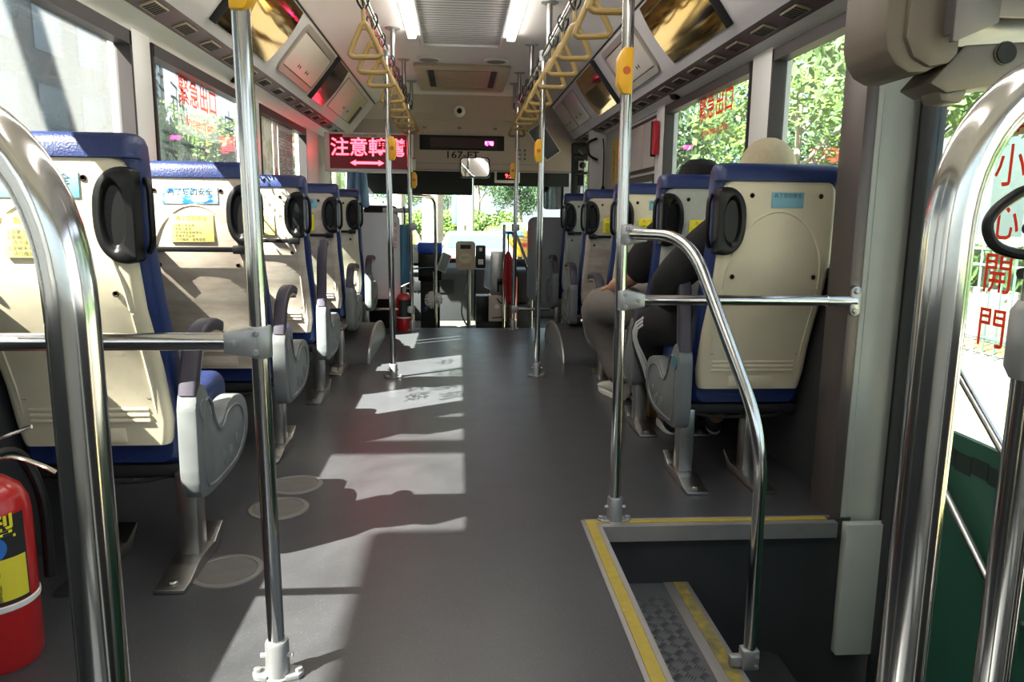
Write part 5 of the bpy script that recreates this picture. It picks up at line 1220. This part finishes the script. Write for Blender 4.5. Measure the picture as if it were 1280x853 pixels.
# cars
def car(loc, rz, col, label, L=4.5, W=1.75, H=1.42, wagon=False):
    r = empty('car', loc, label, 'car', None, rz)
    side = [(-L/2, .35), (-L/2, .85), (-L/2+.12, .98), (-L/2+.75, 1.02), (-L/2+1.15, 1.36), (-L/2+1.6, H), (L/2-1.9, H), (L/2-1.15, 1.02), (L/2-.25, .88), (L/2, .7), (L/2, .35)]
    def sec(k): return [(u, (W/2)*(1 if v < 1.0 else 1-(v-1.0)*.55)*k, v) for u, v in side]
    g = G(); vs_l = [(-q, u, v) for u, q, v in sec(1)]; vs_r = [(q, u, v) for u, q, v in sec(1)]
    g.loft([vs_l, vs_r]); bmesh.ops.bevel(g.bm, geom=g.bm.edges[:], offset=.05, segments=2, affect='EDGES'); g.obj('body', mat('car_%s' % col, col, .25, .3, coat=.5), r)
    g = G(); wr = W/2*.78; y0 = -L/2
    g.quad((-wr, y0+.80, 1.05), (wr, y0+.80, 1.05), (wr*.9, y0+1.13, 1.33), (-wr*.9, y0+1.13, 1.33)); g.xf(Matrix.Translation((0, -.015, .012)))
    g.quad((-wr, L/2-1.13, 1.06), (wr, L/2-1.13, 1.06), (wr*.9, L/2-1.8, 1.39), (-wr*.9, L/2-1.8, 1.39))
    for s in (-1, 1): g.quad((s*(W/2-.0), y0+1.0, 1.05), (s*(W/2), L/2-1.35, 1.05), (s*(W/2-.17), L/2-1.95, 1.36), (s*(W/2-.17), y0+1.6, 1.36))
    g.obj('window', mat('car_glass', '#3f5a6e', .08, spec=.9), r)
    for u in (-L/2+.85, L/2-.85):
        for s in (-1, 1):
            g = G(); g.lathe([(.2, -.1), (.31, -.09), (.32, 0), (.31, .09), (.2, .1)], (s*(W/2-.12), u, .32), 24, 'x'); g.obj('wheel', M_blk, r)
    g = G()
    for s in (-1, 1): g.box(s*(W/2-.22)-.17, s*(W/2-.22)+.17, y0-.03, y0+.05, .72, .86, .01)
    g.obj('tail_lamp', mat('tail_red', '#b01c1c', .3), r)
    g = G(); g.box(-.2, .2, y0-.035, y0, .55, .68); g.obj('plate', M_ceil, r); return r
car((.42, 19.5, ZG), 0, '#75797d', 'silver car right in front of the windscreen', W=1.8)
car((1.75, 29.0, ZG), 0, '#a97f10', 'yellow taxi with rooftop sign beyond the silver car')
car((-2.3, 27, ZG), 0, '#a09428', 'pale yellow car seen low at the left of the windscreen')
car((-3.2, 35, ZG), 0, '#66757f', 'pale blue car parked far ahead on the left')
car((3.2, 44, ZG), 0, '#8d8d8d', 'white car far ahead on the right')
t_ = car((13.0, 12.6, ZG+.12), radians(10), '#3f63ad', 'blue and white vehicle beyond the hedge', L=5.2, W=2.0, H=1.9)
g = G(); g.box(-.95, .95, -2.0, 1.2, 1.1, 2.1, .1); g.obj('white_canopy', M_white, t_)
# pole forest / street signs
for x, y, h, c, lab in ((-.0, 36, 5.0, '#5fa8a0', 'green street banner post'), (.55, 31, 4.4, '#c98585', 'reddish street banner post')):
    r = empty('banner_post', (x, y, ZG), lab, 'post'); g = G(); g.cyl((0, 0, 0), (0, 0, h), .06, seg=10); g.obj('post', M_alu, r); g = G(); g.box(-.3, -.06, -.02, .02, 1.4, h-.3, .01); g.obj('banner', mat('banner'+c, c, .7), r)
# buildings
def building(x0, x1, y0, y1, h, col, label, nx, nz, face):
    r = empty('building', ((x0+x1)/2, (y0+y1)/2, ZG), label, 'building'); hx, hy = (x1-x0)/2, (y1-y0)/2
    g = G(); g.box(-hx, hx, -hy, hy, 0, h); g.box(-hx-.15, hx+.15, -hy-.15, hy+.15, h, h+.4); g.obj('wall', mat('facade'+col, col, .85, var=.1, vscale=.5), r)
    W = 2*hy if face in 'LR' else 2*hx
    for i in range(nx):
        for k in range(nz):
            u = -W/2+W*(i+.5)/nx; z = 1.2+k*(h-1.0)/nz; ww, hh = W/nx*.3, (h/nz)*.28
            g = G()
            if face == 'L': g.box(hx-.02, hx+.05, u-ww, u+ww, z, z+2*hh)
            elif face == 'R': g.box(-hx-.05, -hx+.02, u-ww, u+ww, z, z+2*hh)
            else: g.box(u-ww, u+ww, -hy-.05, -hy+.02, z, z+2*hh)
            g.obj('window', mat('facade_glass', '#6c8391', .15), r)
building(-18, -12, -12, 12, 9, '#989d9d', 'grey building across the left pavement', 7, 3, 'L')
building(-19, -12.5, 13, 34, 9, '#6d7579', 'grey building farther along on the left', 8, 3, 'L')
building(-12, -6, 70, 80, 12, '#8e9292', 'pale tower block far ahead on the left', 4, 5, 'F')
building(18, 26, 55, 70, 12, '#8a9091', 'pale tower block far ahead on the right', 5, 5, 'F')
# door mirror outside the front
r = empty('door_mirror', (1.12, 8.95, 1.16), 'exterior rear-view mirror outside the right of the windscreen', 'mirror')
g = G(); g.prism(rrect(.11, .16, .04), 'y', 0, .05, .01); g.obj('mirror_housing', M_blk, r)
g = G(); g.prism(rrect(.10, .15, .035), 'y', -.004, 0); g.obj('mirror_glass', mat('mirror_silver', '#e8e8e8', .02, 1), r)
g = G(); g.tube(smooth([(.05, .03, .12), (.12, .02, .3), (.13, -.2, .4)], 4), .015, 8); g.obj('mirror_arm', M_blk, r)
# window poster by the front left
r = empty('window_poster', (XL-.012, 4.98, 1.15), 'colourful poster and newspaper sheet stuck on the third left window', 'poster')
g = G(); g.box(-.001, .001, -.50, -.15, -.1, .36); g.obj('green_poster', mat('poster_green', '#b9cfae', .6, col2='#e8efe6', vscale=9, sharp=True), r)
g = G(); g.box(-.001, .001, -.13, -.02, -.1, .36); g.obj('red_poster', mat('poster_red', '#c2493c', .6, col2='#e3ddd6', vscale=8, sharp=True), r)
g = G(); g.box(-.001, .001, .0, .42, -.1, .34); n_ = g.obj('newspaper', mat('newsprint', '#bfc3c6', .7), r)
text('公車時刻路線圖\n一二三四五六七\n台北車站轉運站\n中山國小站牌\n北投石牌士林站\n公車時刻路線圖', .06, M_ink, (.002, .21, .13), R_LEFT, 'lettering', r, line=.95)

# added canopy, out of view at left rear; its slabs shape the floor's sun patches
r = empty('canopy', (-2.9, 0, ZG), 'added grey canopy, out of view at left rear, shading the bus floor', 'canopy')
g = G(); g.box(-.14, .55, -1.4, .34, 4.40, 4.46, .01); g.box(-.60, .55, 1.08, 1.24, 4.40, 4.46, .01); g.obj('sun_shade_slab', M_alu, r)
g = G(); g.box(.36, .42, -1.4, 1.24, 4.46, 4.54); g.cyl((.39, -1.3, 0), (.39, -1.3, 4.46), .06); g.obj('sun_shade_post', M_alu, r)

r = empty('shrub_row', (.9, 49.5, ZG), 'row of bright green shrubs far ahead across the road', 'shrubs')
g = G(); rnd = random.Random(5); leaves(g, [((x, rnd.uniform(-.5, .5), 1.1), 1.3) for x in (-8.8, -7, -5.2, -3.4, -1.6, .2, 2)], 9000, .14, rnd); g.obj('shrub_leaves', ML1, r, smooth=0)
g = G()
for x in (-8.8, -7, -5.2, -3.4, -1.6, .2, 2): g.tube([(x, 0, 0), (x, 0, .9)], [.06, .03], 8)
g.obj('stems', MB2, r)
